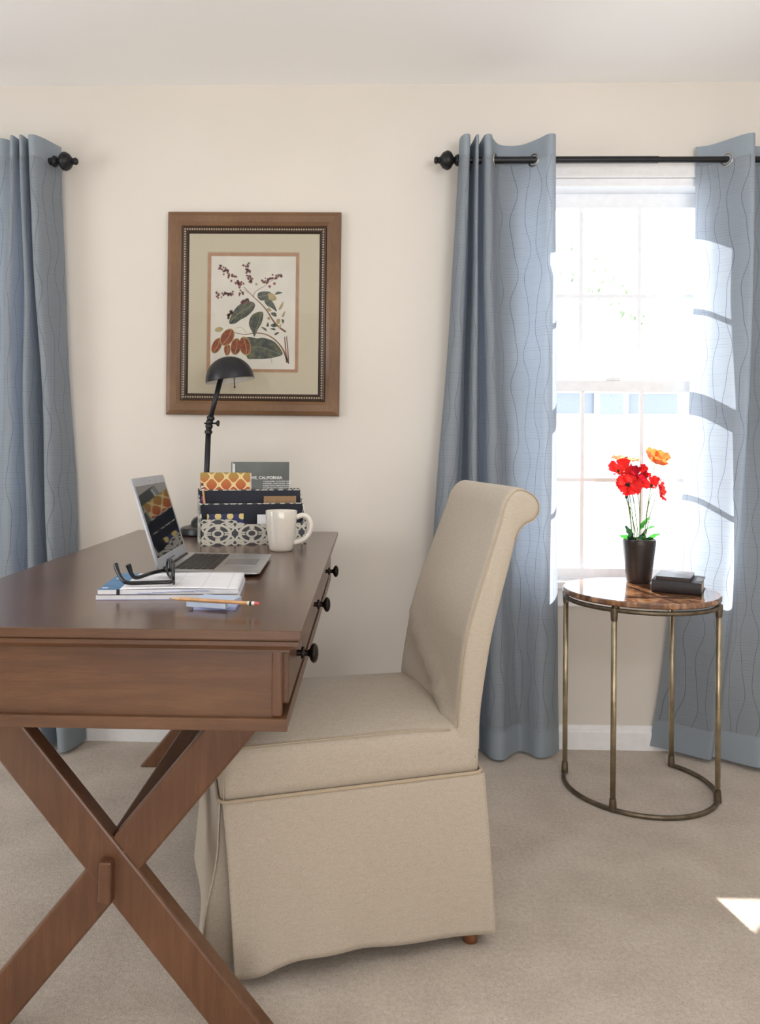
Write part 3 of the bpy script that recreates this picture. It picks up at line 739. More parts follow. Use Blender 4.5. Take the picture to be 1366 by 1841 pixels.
# ------------------------------------------------------------------ slipcovered chair
def chair():
    r = thing('slipcovered_chair', 'oatmeal linen slipcovered chair with a rolled backrest and long skirt', 'chair', (.204, 1.75, 0), RAD(18))
    SH = .065  # the back leans a touch round towards the window side
    sk = lambda p: V(p.x + SH * p.y, p.y, p.z)
    Wd = .47
    sk2 = lambda p: V(p.x + (.085 + .07 * max(0, p.z - .5) / .5) * p.y, p.y, p.z)
    # backrest
    prof = [(-.008, .396), (-.014, .41), (-.004, .475), (.004, .56), (.017, .67), (.037, .747), (.064, .83), (.088, .904), (.102, .945), (.112, .980), (.130, 1.006), (.150, 1.016), (.174, 1.011), (.197, .996), (.208, .974), (.204, .952), (.190, .937), (.170, .928), (.156, .914), (.147, .893), (.128, .826), (.112, .768), (.090, .678), (.069, .559), (.060, .488), (.058, .42), (.050, .396)]
    n = 96; pc = [V(p[0], 0, p[1]) for p in prof]
    P = spline(pc, n - 6) ; base = [P[-1].lerp(P[0], t / 7) for t in range(1, 7)]
    P = P + base
    cen = [(P[i - 1] + P[i] + P[(i + 1) % n]) / 3 for i in range(n)]
    N = []
    for i in range(n):
        t = P[(i + 1) % n] - P[i - 1]; N.append(V(-t.z, 0, t.x).normalized())
    def fold(p, v):
        d = 0
        if p.z < .74 and p.x < .045:
            q = v / Wd
            for (va, za, vb, zb, amp, wd) in ((.98, .655, .04, .480, .018, .017), (.60, .535, .02, .468, .010, .009), (.98, .57, .25, .50, -.010, .016)):
                t = max(0, min(1, (q - vb) / (va - vb))); zl = zb + (za - zb) * t
                e = math.exp(-((p.z - zl) / wd) ** 2) * min(1, 4 * (1 - abs(2 * t - 1)) + .15); d -= amp * e
        return d
    vs = [(0, .018), (.002, .010), (.006, .004), (.013, .001), (.022, 0)] + [(.022 + (Wd - .044) * k / 28, 0) for k in range(1, 28)] + [(Wd - .022, 0), (Wd - .013, .001), (Wd - .006, .004), (Wd - .002, .010), (Wd, .018)]
    b = MB(); rings = []
    for vv, ins in vs:
        ring = []
        for i in range(n):
            p = P[i] + N[i] * 0
            off = N[i] * (-ins) if ins else V(0, 0, 0)
            # offset inwards
            q = V(p.x, vv, p.z) - V(N[i].x, 0, N[i].z) * (ins * INS)
            q.x += fold(p, vv) + .002 * sin(vv * 23 + p.z * 17) * (1 if .1 < vv < .4 else .4)
            ring.append(sk2(q))
        rings.append(ring)
    b.loft(rings); b.put('backrest_cover', M['linen'], r, local=True, smooth=True)
    # seam along the near front edge of the back and round the roll
    for vv in (.0035, Wd - .0035):
        e = MB(); idx = [i for i in range(n) if P[i].z > .47][:int(n * .62)]
        e.tube([sk2(V(P[i].x, vv, P[i].z) - V(N[i].x, 0, N[i].z) * INS * .0045) for i in idx], .0013, 6)
        e.put('back_seam', M['welt'], r, local=True, smooth=True)
    # seat
    b = MB(); x0, x1 = -.527, .058
    rings = []
    for z, ins, rad in ((.372, 0, .02), (.40, -.001, .022), (.44, -.002, .024), (.465, 0, .026), (.478, .004, .03), (.486, .012, .04), (.491, .028, .05), (.496, .06, .06), (.500, .11, .06), (.503, .17, .04)):
        rg = rrect(x0 + ins, x1 - ins * .2, ins, Wd - ins, max(.004, rad), z, 6)
        rings.append([sk(V(p.x, p.y, p.z - .012 * max(0, (p.x + .1) / .15) * (z > .46) + .0025 * sin(p.x * 31 + p.y * 11) * (z > .47) + .002 * sin(p.y * 27 - p.x * 9) * (z > .48))) for p in rg])
    b.loft(rings); b.put('seat_cover', M['linen'], r, local=True, smooth=True)
    # welt round the seat
    b = MB(); b.tube([sk(p) for p in rrect(x0 - .004, x1 + .006, -.004, Wd + .004, .022, .376, 6)], .0042, 8, closed=True)
    b.put('welt', M['welt'], r, local=True, smooth=True)
    # thin top-stitch seam along the seat edge
    b = MB(); b.tube([sk(V(x, .004, .482 - .012 * max(0, (x + .1) / .15))) for x in [-.515 + .5 * k / 24 for k in range(25)]], .0014, 6)
    b.tube([sk(V(-.521 , -.002 + .004 * k / 6, .378 + .1 * k / 6)) for k in range(7)], .0014, 6)
    b.put('seat_seam', M['welt'], r, local=True, smooth=True)
    # skirt: four panels with open pleats at the front corners
    hem = spline([(-.498, 0, .022), (-.468, 0, .024), (-.411, 0, .040), (-.341, 0, .052), (-.255, 0, .047), (-.169, 0, .040), (-.041, 0, .033), (.077, 0, .031)], 61)
    def side(a, c):
        h = hem[int(round(a * 60))]; tp = V(x0 + .003 + (x1 - x0 + .004) * a, -.004, .374)
        g = c ** .85
        bl = .007 * sin(a * 9 + 1.0) * c + .004 * sin(a * 23) * c * c
        return V(tp.x + (h.x - tp.x) * g, -.004 - .032 * g + bl, tp.z + (h.z - tp.z) * c)
    b = MB(); b.grid(side, 60, 28); b.put('skirt_panel', M['linen'], r, local=True, smooth=True, solid=.003)
    b = MB(); b.grid(lambda a, c: sk(V(x0 + (x1 - x0 + .02) * a, Wd + .004 + .028 * c + .006 * sin(a * 11) * c, .374 - .345 * c)), 40, 20); b.put('skirt_panel', M['linen'], r, local=True, smooth=True, solid=.003)
    b = MB(); b.grid(lambda a, c: sk(V(x1 + .006 + .012 * c + .003 * sin(a * 12) * c, -.004 - .03 * c + (Wd + .012 + .055 * c) * a, .374 - .346 * c)), 40, 20); b.put('skirt_panel', M['linen'], r, local=True, smooth=True, solid=.003)
    edge = spline([(-.529, 0, 0), (-.531, 0, 0), (-.533, 0, 0), (-.540, 0, 0), (-.551, 0, 0), (-.559, 0, 0), (-.562, 0, 0), (-.562, 0, 0)], 37)
    def near_u(c): return edge[int(round(c * 36))].x
    def front(a, c):
        k = min(1, a / .22); k = k * k * (3 - 2 * k)
        u = near_u(c) * (1 - k) + (x0 - .005 - .026 * c - .005 * sin(a * 8) * c) * k
        return sk(V(u, Wd * a - .002 * (1 - k), .374 - .340 * c))
    b = MB(); b.grid(front, 50, 36); b.put('skirt_panel', M['linen'], r, local=True, smooth=True, solid=.003)
    # inner pleat pieces behind the front corners
    for s_, vv in ((1, .010), (-1, Wd - .010)):
        b = MB(); b.grid(lambda a, c: sk(V((near_u(c) + .0035) * (1 - a) + (x0 + .045 + .045 * c) * a, vv + s_ * (.004 + .010 * a * (1 - a)), .370 - .336 * c)), 10, 36)
        b.put('pleat_insert', M['linen'], r, local=True, smooth=True, solid=.002)
    for lx, ly in ((.034, -.003), (.034, Wd - .03), (-.475, .03), (-.475, Wd - .03)):
        b = MB(); tx, ty = (.018 if lx > 0 else -.48) + SH * ly, (.034 if ly < .2 else Wd - .04); b.tube([V(lx + SH * ly, ly, 0), V(lx + SH * ly, ly, .012).lerp(V(tx, ty, .37), .02), V(tx, ty, .37)], [.0165, .0175, .022], 20); b.put('leg', M['wood_leg'], r, local=True, smooth=True)
INS = 1.0
chair()

# ------------------------------------------------------------------ side table
TX, TY, TR, TZ = .896, 2.588, .245, .648
def side_table():
    r = thing('side_table', 'round side table with a brown stone top on thin brass legs', 'side table', (TX, TY, 0))
    b = MB(); b.lathe([(.001, TZ - .018), (TR - .004, TZ - .018), (TR, TZ - .014), (TR, TZ - .004), (TR - .004, TZ), (.001, TZ)], 96, T(TX, TY, 0)); b.put('tabletop', M['stone'], r, auto=40)
    R1 = .236
    ang = [RAD(a) for a in (157, 233, -29, 44)]
    b = MB(); b.tube([(TX + R1 * cos(2 * pi * k / 96), TY + R1 * sin(2 * pi * k / 96), .617) for k in range(96)], .0072, 10, closed=True); b.put('top_ring', M['brass_dark'], r, smooth=True)
    a0, a1 = ang[0], ang[3] + 2 * pi
    b = MB(); b.tube([(TX + R1 * cos(a0 + (a1 - a0) * k / 80), TY + R1 * sin(a0 + (a1 - a0) * k / 80), .0075) for k in range(81)], .0075, 10); b.put('base_ring', M['brass_dark'], r, smooth=True)
    for a in ang:
        x, y = TX + R1 * cos(a), TY + R1 * sin(a)
        l = MB(); l.tube([(x, y, .010), (x, y, .615)], .0084, 14); lo = l.put('leg', M['brass'], r, smooth=True)
        for z0, z1, z2 in ((.004, .020, .042), (.624, .612, .585)):
            c = MB(); c.lathe(sorted([(.0096, z2), (.0106, (z1 + z2) / 2), (.0114, z1), (.0114, z0)], key=lambda q: q[1]), 14, T(x, y, 0)); c.put('coupling', M['brass_dark'], lo, auto=50)
    for a in ang:
        b = MB(); b.lathe([(.012, .620), (.012, TZ - .018)], 12, T(TX + (R1 - .012) * cos(a), TY + (R1 - .012) * sin(a), 0)); b.put('top_support', M['brass_dark'], r)
side_table()

def book(name, label, cat, x, y, z, rz, w_, d_, h_, cover, pages, roundsp=True):
    r = thing(name, label, cat, (x, y, z), rz)
    t = .0028
    b = MB()   # cover with rounded spine on the near long side (local -y)
    k = 8
    out = [(d_, 0), (0.006, 0)] + [(.006 - .008 * sin(pi * i / k), h_ / 2 - h_ / 2 * cos(pi * i / k)) for i in range(1, k)] + [(.006, h_), (d_, h_)]
    inn = [(d_, h_ - t), (.006, h_ - t)] + [(.006 - (.008 - t) * sin(pi * i / k), h_ / 2 + (h_ / 2 - t) * cos(pi * i / k)) for i in range(1, k)] + [(.006, t), (d_, t)]
    o2 = [V(0, p[0], p[1]) for p in out]; i2 = [V(0, p[0], p[1]) for p in inn][::-1]
    A = [b.v(p) for p in o2]; Bv = [b.v(p) for p in i2]
    C = [b.v(p + V(w_, 0, 0)) for p in o2]; Dv = [b.v(p + V(w_, 0, 0)) for p in i2]
    m = len(A)
    for i in range(m - 1):
        b.face([A[i], A[i + 1], C[i + 1], C[i]]); b.face([Bv[i], Bv[i + 1], Dv[i + 1], Dv[i]])
        b.face([A[i], A[i + 1], Bv[i + 1], Bv[i]]); b.face([C[i], C[i + 1], Dv[i + 1], Dv[i]])
    for i in (0, m - 1): b.face([A[i], C[i], Dv[i], Bv[i]])
    b.put('cover', cover, r, local=True, auto=40)
    b = MB(); b.box(.004, w_ - .004, .003, d_ - .004, t, h_ - t); b.put('page_block', pages, r, local=True)
    return r
book('book', 'thick black book lying on the brown stone side table', 'book', .918, 2.545, TZ, RAD(-27), .148, .165, .040, M['book_black'], M['book_pages'])
r = thing('notebook', 'small dark notebook on top of the thick black book', 'notebook', (.933, 2.553, TZ + .040), RAD(-27))
b = MB(); b.loft([rrect(0, .106, 0, .148, .008, z, 5) for z in (0, .0018)]); b.put('cover', M['book_brown'], r, local=True)
b = MB(); b.loft([rrect(.001, .105, .001, .147, .007, z, 5) for z in (.0018, .0092)]); b.put('page_block', M['book_brown'], r, local=True)
b = MB(); b.loft([rrect(0, .106, 0, .148, .008, z, 5) for z in (.0092, .011)]); b.put('cover', M['book_brown'], r, local=True)

# ------------------------------------------------------------------ potted poppies
def poppies():
    px, py = .943, 2.735
    r = thing('potted_poppies', 'red and orange poppies in a dark tapered pot on the side table', 'potted flowers', (px, py, TZ))
    b = MB(); b.lathe([(.001, 0), (.038, 0), (.041, .004), (.045, .04), (.051, .09), (.0555, .13), (.0565, .143), (.0555, .149), (.052, .151), (.049, .148), (.0485, .138), (.001, .136)], 40, T(px, py, TZ)); b.put('pot', M['pot'], r, auto=50)
    b = MB(); b.lathe([(.001, .132), (.0475, .133), (.046, .141), (.02, .145), (.001, .146)], 24, T(px, py, TZ)); b.put('soil', M['soil'], r, smooth=True)
    rn = random.Random(11)
    zr = TZ + .143
    def stem(p, base):
        mid = V(base[0] * .6 + p.x * .4 + rn.uniform(-.006, .006), base[1] * .6 + p.y * .4, zr + (p.z - zr) * .5)
        b = MB(); b.tube(spline([(base[0], base[1], zr - .012), mid, p], 14), [.0017 - .0007 * k / 13 for k in range(14)], 7); return b.put('stem', M['stem_green'], r, smooth=True)
    def flower(p, normal, size, mat, np_, open_, seed, base, back=False, centre=True, smat='stamen'):
        size *= 1.1
        rn2 = random.Random(seed); q = Vector(normal).normalized().to_track_quat('Z', 'Y').to_matrix().to_4x4()
        Mx = Matrix.Translation(p) @ q
        so = stem(V(*p) - Vector(normal).normalized() * .004, base)
        b = MB()
        for k in range(np_):
            a = 2 * pi * k / np_ + rn2.uniform(-.2, .2); wd = size * rn2.uniform(.75, .95); ln = size * rn2.uniform(.85, 1.1); up = open_ * rn2.uniform(.75, 1.25); f1, f2 = rn2.uniform(0, 6), rn2.uniform(0, 6)
            def pt(u, c, a=a, wd=wd, ln=ln, up=up, f1=f1, f2=f2, k=k):
                s_ = (u - .5) * 2; rad = ln * c * (1 - .22 * s_ * s_ * c); hw = wd * (c ** .6) * .80 * s_
                zz = up * ln * (c ** 1.4) + .07 * size * sin(s_ * 7 + f1) * c * c + .05 * size * sin(c * 8 + f2) * c - .18 * size * s_ * s_ * c + .001 * (k % 2)
                jag = .05 * size * sin(s_ * 13 + f2) * (c > .95)
                x, y = (rad + jag) * cos(a) - hw * sin(a), (rad + jag) * sin(a) + hw * cos(a)
                return Mx @ V(x, y, zz)
            b.grid(pt, 10, 8)
        fo = b.put('flower', M[mat], r, smooth=True)
        if centre:
            c = MB(); c.sphere(Mx @ V(0, 0, size * .14), size * .15, (1, 1, 1), 10, 7)
            for k in range(18):
                a = rn2.uniform(0, 6.3); rr = size * rn2.uniform(.2, .32)
                c.tube([Mx @ V(0, 0, size * .08), Mx @ V(rr * cos(a), rr * sin(a), size * rn2.uniform(.18, .3))], size * .02, 5)
            c.put('flower_centre', M[smat], fo, smooth=True)
    B = [(px - .012, py), (px + .006, py + .01), (px + .016, py - .006), (px - .004, py - .012), (px - .018, py + .008), (px + .02, py + .012)]
    flower((.897, 2.715, .985), (-.10, -1, .42), .040, 'petal_red', 5, .25, 1, B[0])
    flower((.886, 2.735, 1.030), (-.5, -.6, .9), .036, 'petal_red', 4, .75, 2, B[4], centre=False)
    flower((.931, 2.742, 1.014), (.35, .75, .55), .037, 'petal_deep', 4, .45, 3, B[1], centre=True)
    flower((.956, 2.748, 1.024), (.8, .1, .75), .027, 'petal_red', 3, .8, 8, B[1], centre=False)
    flower((.908, 2.775, 1.070), (.05, -.10, 1), .043, 'petal_pale', 5, .28, 4, B[3])
    flower((1.006, 2.760, 1.060), (.30, -.25, .85), .041, 'petal_orange', 5, .75, 5, B[5])
    flower((.989, 2.735, .982), (-.5, -.35, .7), .030, 'petal_red', 4, .55, 6, B[2], centre=False)
    flower((1.008, 2.728, .966), (.75, -.5, .15), .031, 'petal_red', 4, .6, 7, B[2], centre=False)
    for p, bs in (((.888, 2.705, .945), B[0]), ((.868, 2.73, 1.034), B[4]), ((.908, 2.73, .905), B[3]), ((.975, 2.71, .985), B[2])):
        d = MB(); d.sphere(p, .0045, (1, 1, 1.4), 10, 7); d.put('bud', M['leaf_dark'], r, smooth=True)
        stem(V(*p), bs)
    def leaf(base, tip, width, mat, lobes=4):
        b_, t_ = V(*base), V(*tip); d = t_ - b_; L = d.length; d.normalize(); sd = d.cross(V(0, 1, .45)); sd.normalize(); up = sd.cross(d)
        o = MB(); n = 22; pts = [[], []]
        cen = [b_ + d * L * k / n + up * (.10 * L * sin(pi * k / n)) for k in range(n + 1)]
        G = []
        for k in range(n + 1):
            t = k / n; wv = width * sin(pi * min(1, max(0, (t - .12) / .88)) ** .8) * (.62 + .38 * abs(sin(lobes * pi * t))) if t > .12 else width * .05
            G.append([o.v(cen[k] + sd * wv + up * -.15 * wv), o.v(cen[k]), o.v(cen[k] - sd * wv + up * -.15 * wv)])
        for k in range(n):
            for j in (0, 1): o.face([G[k][j], G[k][j + 1], G[k + 1][j + 1], G[k + 1][j]])
        o.put('leaf', M[mat], r, smooth=True)
    z = zr
    for base, tip, w_, mt in (((px - .002, py, z + .03), (px + .044, py + .01, z + .087), .011, 'leaf_green'), ((px - .014, py - .01, z), (px - .072, py - .01, z + .020), .012, 'leaf_green'),
                              ((px - .016, py - .005, z), (px - .046, py + .01, z + .055), .011, 'leaf_dark'), ((px + .02, py, z), (px + .08, py + .01, z + .026), .010, 'leaf_green'),
                              ((px + .01, py - .01, z), (px + .04, py - .03, z + .014), .010, 'leaf_dark'), ((px + .002, py - .02, z), (px + .012, py - .05, z + .012), .011, 'leaf_green'),
                              ((px - .01, py - .02, z), (px - .045, py - .04, z + .008), .010, 'leaf_dark'), ((px + .012, py + .01, z + .005), (px + .038, py + .02, z + .045), .008, 'leaf_dark'),
                              ((px, py - .005, z), (px + .004, py - .035, z + .03), .012, 'leaf_dark'), ((px + .03, py + .01, z + .04), (px + .064, py + .02, z + .050), .006, 'leaf_green'), ((px - .02, py - .01, z), (px - .05, py - .03, z + .02), .012, 'leaf_dark')):
        leaf(base, tip, w_, mt)
poppies()

# ------------------------------------------------------------------ desk lamp
def desk_lamp():
    x, y = -.562, 2.672
    r = thing('desk_lamp', 'black metal desk lamp with a domed shade standing on the far end of the desk', 'lamp', (x, y, DZ))
    b = MB(); b.lathe([(.001, 0), (.080, 0), (.083, .004), (.083, .018), (.080, .024), (.070, .028), (.052, .031), (.048, .036), (.046, .045), (.038, .056), (.022, .064), (.012, .067), (.001, .068)], 48, T(x, y, DZ)); b.put('base', M['lamp_black'], r, auto=35)
    j = V(x + .010, y, 1.155)
    b = MB(); b.tube([(x, y, DZ + .06), j], .0095, 18); b.put('pole', M['lamp_black'], r, smooth=True)
    b = MB(); b.lathe([(.0095, 0), (.013, .002), (.0135, .010), (.010, .014), (.0105, .020), (.013, .024), (.013, .030), (.010, .034)], 20, frame_to(j - V(0, 0, .004), j + V(.003, 0, .03)))
    k2 = V(x + .014, y, 1.192)
    b.sphere(k2, .0125, nu=16, nv=10); b.lathe([(.0095, 0), (.0135, .004), (.0135, .012), (.0095, .016)], 18, frame_to(k2 + V(.002, 0, .006), k2 + V(.03, 0, .12))); jo = b.put('joint', M['lamp_black'], r, auto=40)
    b = MB(); b.tube([k2 + V(-.018, 0, -.004), k2 + V(.026, 0, -.004)], .0032, 10); b.lathe([(.003, 0), (.004, .004), (.010, .009), (.0115, .013), (.008, .016), (.001, .017)], 16, T(k2.x + .018, y, k2.z - .004) @ RY(pi / 2)); b.put('thumb_screw', M['lamp_black'], jo, auto=40)
    top = V(x + .052, y, 1.345)
    b = MB(); b.tube([k2, top], .0088, 18); b.put('arm', M['lamp_black'], r, smooth=True)
    hc = V(x + .083, y, 1.345)
    tilt = RY(RAD(-8))
    Mx = T(*hc) @ tilt
    R = .0835
    pr = [(R * cos(t), R * .98 * sin(t) - .008) for t in [RAD(90 * k / 16) for k in range(17)]]
    outer = [(R + .003, -.010)] + [(R, -.008)] + pr
    inner = [((R - .0025) * cos(t), (R - .0025) * .98 * sin(t) - .009) for t in [RAD(90 * k / 16) for k in range(17)]][::-1]
    b = MB(); b.lathe(outer, 56, Mx, False); 
    sh = b.put('shade', M['lamp_black'], r, auto=40)
    b = MB(); b.lathe([(R + .003, -.010)] + inner[::-1], 56, Mx, False); b.put('shade_lining', M['lamp_in'], sh, auto=40)
    b = MB(); b.lathe([(.012, .02), (.014, .05), (.014, .072)], 16, Mx); b.put('socket', M['lamp_black'], sh, auto=40)
    b = MB(); b.lathe([(.001, -.006), (.012, -.003), (.017, .006), (.015, .018), (.011, .022)], 20, Mx); b.put('bulb', M['lamp_in'], sh, smooth=True)
    b = MB(); b.tube([Mx @ V(.020, -.02, .02), Mx @ V(.016, -.022, -.035)], .0016, 8); b.sphere(Mx @ V(.016, -.022, -.036), .0035, nu=10, nv=7); b.put('switch_pull', M['lamp_black'], sh, smooth=True)
desk_lamp()

# ------------------------------------------------------------------ desk organiser and its contents
OX, OY, OR = -.506, 2.345, RAD(16.5)
OW, OD, OH = .328, .125, .166
def uvbox(b, scale=1):
    L = b.b.loops.layers.uv.verify(); b.b.normal_update()
    for f in b.b.faces:
        nrm = f.normal
        for lp in f.loops:
            c = lp.vert.co
            lp[L].uv = (c.x, c.z) if abs(nrm.y) > .6 else ((c.y, c.z) if abs(nrm.x) > .6 else (c.x, c.y))
def organizer():
    r = thing('desk_organizer', 'desk organizer box in grey and white trellis paper with navy dividers', 'desk organizer', (OX, OY, DZ), OR)
    t = .0035
    fr = [(0, .078), (.09, .078), (.125, .076), (.150, .066), (.165, .064), (.328, .064)]
    Mxz = lambda y: Matrix(((1, 0, 0, 0), (0, 0, 1, y), (0, 1, 0, 0), (0, 0, 0, 1)))
    top = spline([(0, .080, 0), (.07, .080, 0), (.10, .077, 0), (.125, .068, 0), (.150, .064, 0), (.22, .064, 0), (OW, .066, 0)], 30)
    b = MB(); b.prism([(0, 0), (OW, 0)] + [(p.x, p.y) for p in top][::-1], t, Mxz(0)); uvbox(b); b.put('front_panel', M['trellis'], r, local=True)
    def pan(nm, y, h, xa=t, xb=OW - t):
        b = MB(); b.box(xa, xb, y, y + t, .003, h); uvbox(b); o = b.put(nm, M['dark_navy'], r, local=True)
        c = MB(); c.box(xa, xb, y - .0006, y + t + .0006, h - .0005, h + .0028); uvbox(c); c.put('paper_edge', M['trellis'], o, local=True); return o
    pan('divider', OD * .42, .122); pan('divider', OD * .70, .1635); pan('back_panel', OD - t, OH, 0, OW)
    side = [(0, 0), (OD, 0), (OD, OH), (OD * .42, .124), (0, .080)]
    side_r = [(0, 0), (OD, 0), (OD, OH), (OD * .42, .124), (0, .066)]
    for x, sd in ((0, side), (OW - t, side_r)):
        b = MB(); b.prism(sd, t, Matrix(((0, 0, 1, x), (1, 0, 0, 0), (0, 1, 0, 0), (0, 0, 0, 1)))); uvbox(b); b.put('side_panel', M['trellis'], r, local=True)
    b = MB(); b.box(t, OW - t, t, OD - t, 0, .003); b.put('floor_panel', M['dark_navy'], r, local=True)
organizer()
def inorg(x, y, z): 
    return T(OX, OY, DZ) @ RZ(OR) @ V(x, y, z)
def card(name, label, cat, x, y, z0, w_, h_, d_, mat, pages=None, tilt=0):
    p = inorg(x, y, z0)
    r = thing(name, label, cat, p, OR); r.rotation_euler = (tilt, 0, OR)
    return r
# travel book with lettering, in the rear slot
r = card('travel_guide', 'slate grey book with white California lettering standing at the organizer back', 'book', .105, .1065, .004, 0, 0, 0, None)
BW, BH = .186, .250
b = MB(); b.box(0, BW, 0, .0015, 0, BH); b.put('cover', M['gray_cover'], r, local=True)
b = MB(); b.box(.002, BW - .002, .0015, .0120, .002, BH - .002); b.put('page_block', M['page'], r, local=True)
b = MB(); b.box(0, BW, .0120, .0135, 0, BH); b.put('cover', M['gray_cover'], r, local=True)
b = MB(); FRN = RX(pi / 2)
b.text('BURLINGAME, CALIFORNIA', .0134, T(.163, -.0003, .1945) @ FRN, .0002, 'RIGHT', .00035)
for k, s_ in enumerate(('A BURLINGAME, CALIFORNIA VIEWER', 'A HISTORIC, COAST PEOPLE, COASTAL', 'GUIDED WALKS AMERICANA ALSO', 'WE ARE THE CITY COMMUNITY OF', 'THE PENINSULA SHORELINE')):
    b.text(s_, .0056, T(.1, -.0003, .1855 - .0072 * k) @ FRN, .0001, 'LEFT', .00012)
b.put('title_lettering', M['white_ink'], r, local=True)
b = MB(); b.box(.004, .010, -.0006, 0, .205, .244); b.box(.0012, .0022, -.0004, 0, 0, BH); b.put('spine_mark', M['white_ink'], r, local=True)
# ogee-pattern notebook
r = card('patterned_notebook', 'orange and gold lattice-patterned notebook standing in the organizer', 'notebook', .006, .0935, .004, 0, 0, 0, None)
b = MB(); b.box(0, .156, 0, .002, 0, .216); b.put('cover', M['ogee'], r, local=True)
b = MB(); b.box(.002, .161, .002, .010, .002, .2145); b.put('page_block', M['book_pages'], r, local=True)
b = MB(); b.box(0, .161, .010, .012, 0, .216); b.put('cover', M['kraft'], r, local=True)
# cards in the slots
def simple_card(name, label, cat, x, y, z0, w_, h_, d_, mat):
    r = card(name, label, cat, x, y, z0, 0, 0, 0, None)
    b = MB(); b.box(0, w_, 0, d_, 0, h_); b.put('card_stock', mat, r, local=True)
simple_card('kraft_card', 'brown kraft card in the right of the organizer middle slot', 'card', .202, .062, .004, .104, .142, .004, M['kraft'])
simple_card('dotted_notepad', 'navy notepad with gold dots in the organizer front slot', 'notepad', .022, .030, .004, .112, .090, .008, M['dots'])
simple_card('white_card', 'small white card in the organizer front slot, beside the mug', 'card', .176, .026, .004, .06, .087, .002, M['page'])
def pencil(name, label, cat, p, q, mats, rad=.0035, tip=True):
    r = thing(name, label, cat, p); L = (Vector(q) - Vector(p)).length; Mx = frame_to(p, q)
    b = MB(); b.lathe([(rad, .022), (rad, L - .022)], 6, Mx); b.put('barrel', mats[0], r)
    b = MB(); b.lathe([(.0012, .004), (rad * .98, .022)], 16, Mx); b.put('sharpened_tip', M['rawwood'], r)
    b = MB(); b.lathe([(.0002, 0), (.0012, .0045)], 10, Mx); b.put('lead', M['graphite'], r)
    b = MB(); b.lathe([(rad * 1.02, L - .022), (rad * 1.06, L - .020), (rad * 1.06, L - .009), (rad * 1.02, L - .008)], 16, Mx); fo = b.put('ferrule', mats[1], r, auto=40)
    b = MB(); b.lathe([(rad * 1.09, L - .0175), (rad * 1.09, L - .0135)], 16, Mx); b.put('ferrule_band', M['graphite'], fo)
    b = MB(); b.lathe([(rad * .95, L - .008), (rad * .95, L - .001), (rad * .75, L)], 16, Mx); b.put('eraser', mats[2], r, auto=40)
    return r
pencil('pencil', 'pencil leaning in the left corner of the organizer', 'pencil', inorg(.030, .0612, .010), inorg(.0088, .0622, .188), (M['pencil'], M['white_band'], M['graphite']))
r = thing('marker_pen', 'purple marker pen standing in the left corner of the organizer', 'pen', inorg(.0135, .0760, .0035))
b = MB(); b.lathe([(.0062, 0), (.0066, .01), (.0066, .085)], 16); b.put('barrel', M['purple'], r, local=True, smooth=True)
b = MB(); b.lathe([(.0070, .085), (.0070, .138), (.005, .143)], 16); b.put('cap', M['purple'], r, local=True, auto=40)

# ------------------------------------------------------------------ mug
def mug():
    x, y = -.252, 2.262
    r = thing('mug', 'white china mug standing in front of the desk organizer', 'mug', (x, y, DZ))
    b = MB(); b.lathe([(.001, .003), (.027, .003), (.029, 0), (.0315, .001), (.0345, .008), (.0385, .030), (.0420, .060), (.0445, .090), (.0460, .1145), (.0454, .117), (.0438, .1155), (.042, .085), (.037, .035), (.031, .009), (.001, .007)], 56, T(x, y, DZ)); b.put('body', M['white_china'], r, auto=60)
    a = RAD(8)
    pts = spline([(.044, .097), (.062, .103), (.078, .096), (.086, .076), (.082, .052), (.066, .032), (.036, .022)], 30)
    b = MB(); b.tube([(x + p.x * cos(a), y + p.x * sin(a), DZ + p.y) for p in pts], .0062, 14, flat=1.25); b.put('handle', M['white_china'], r, smooth=True)
mug()

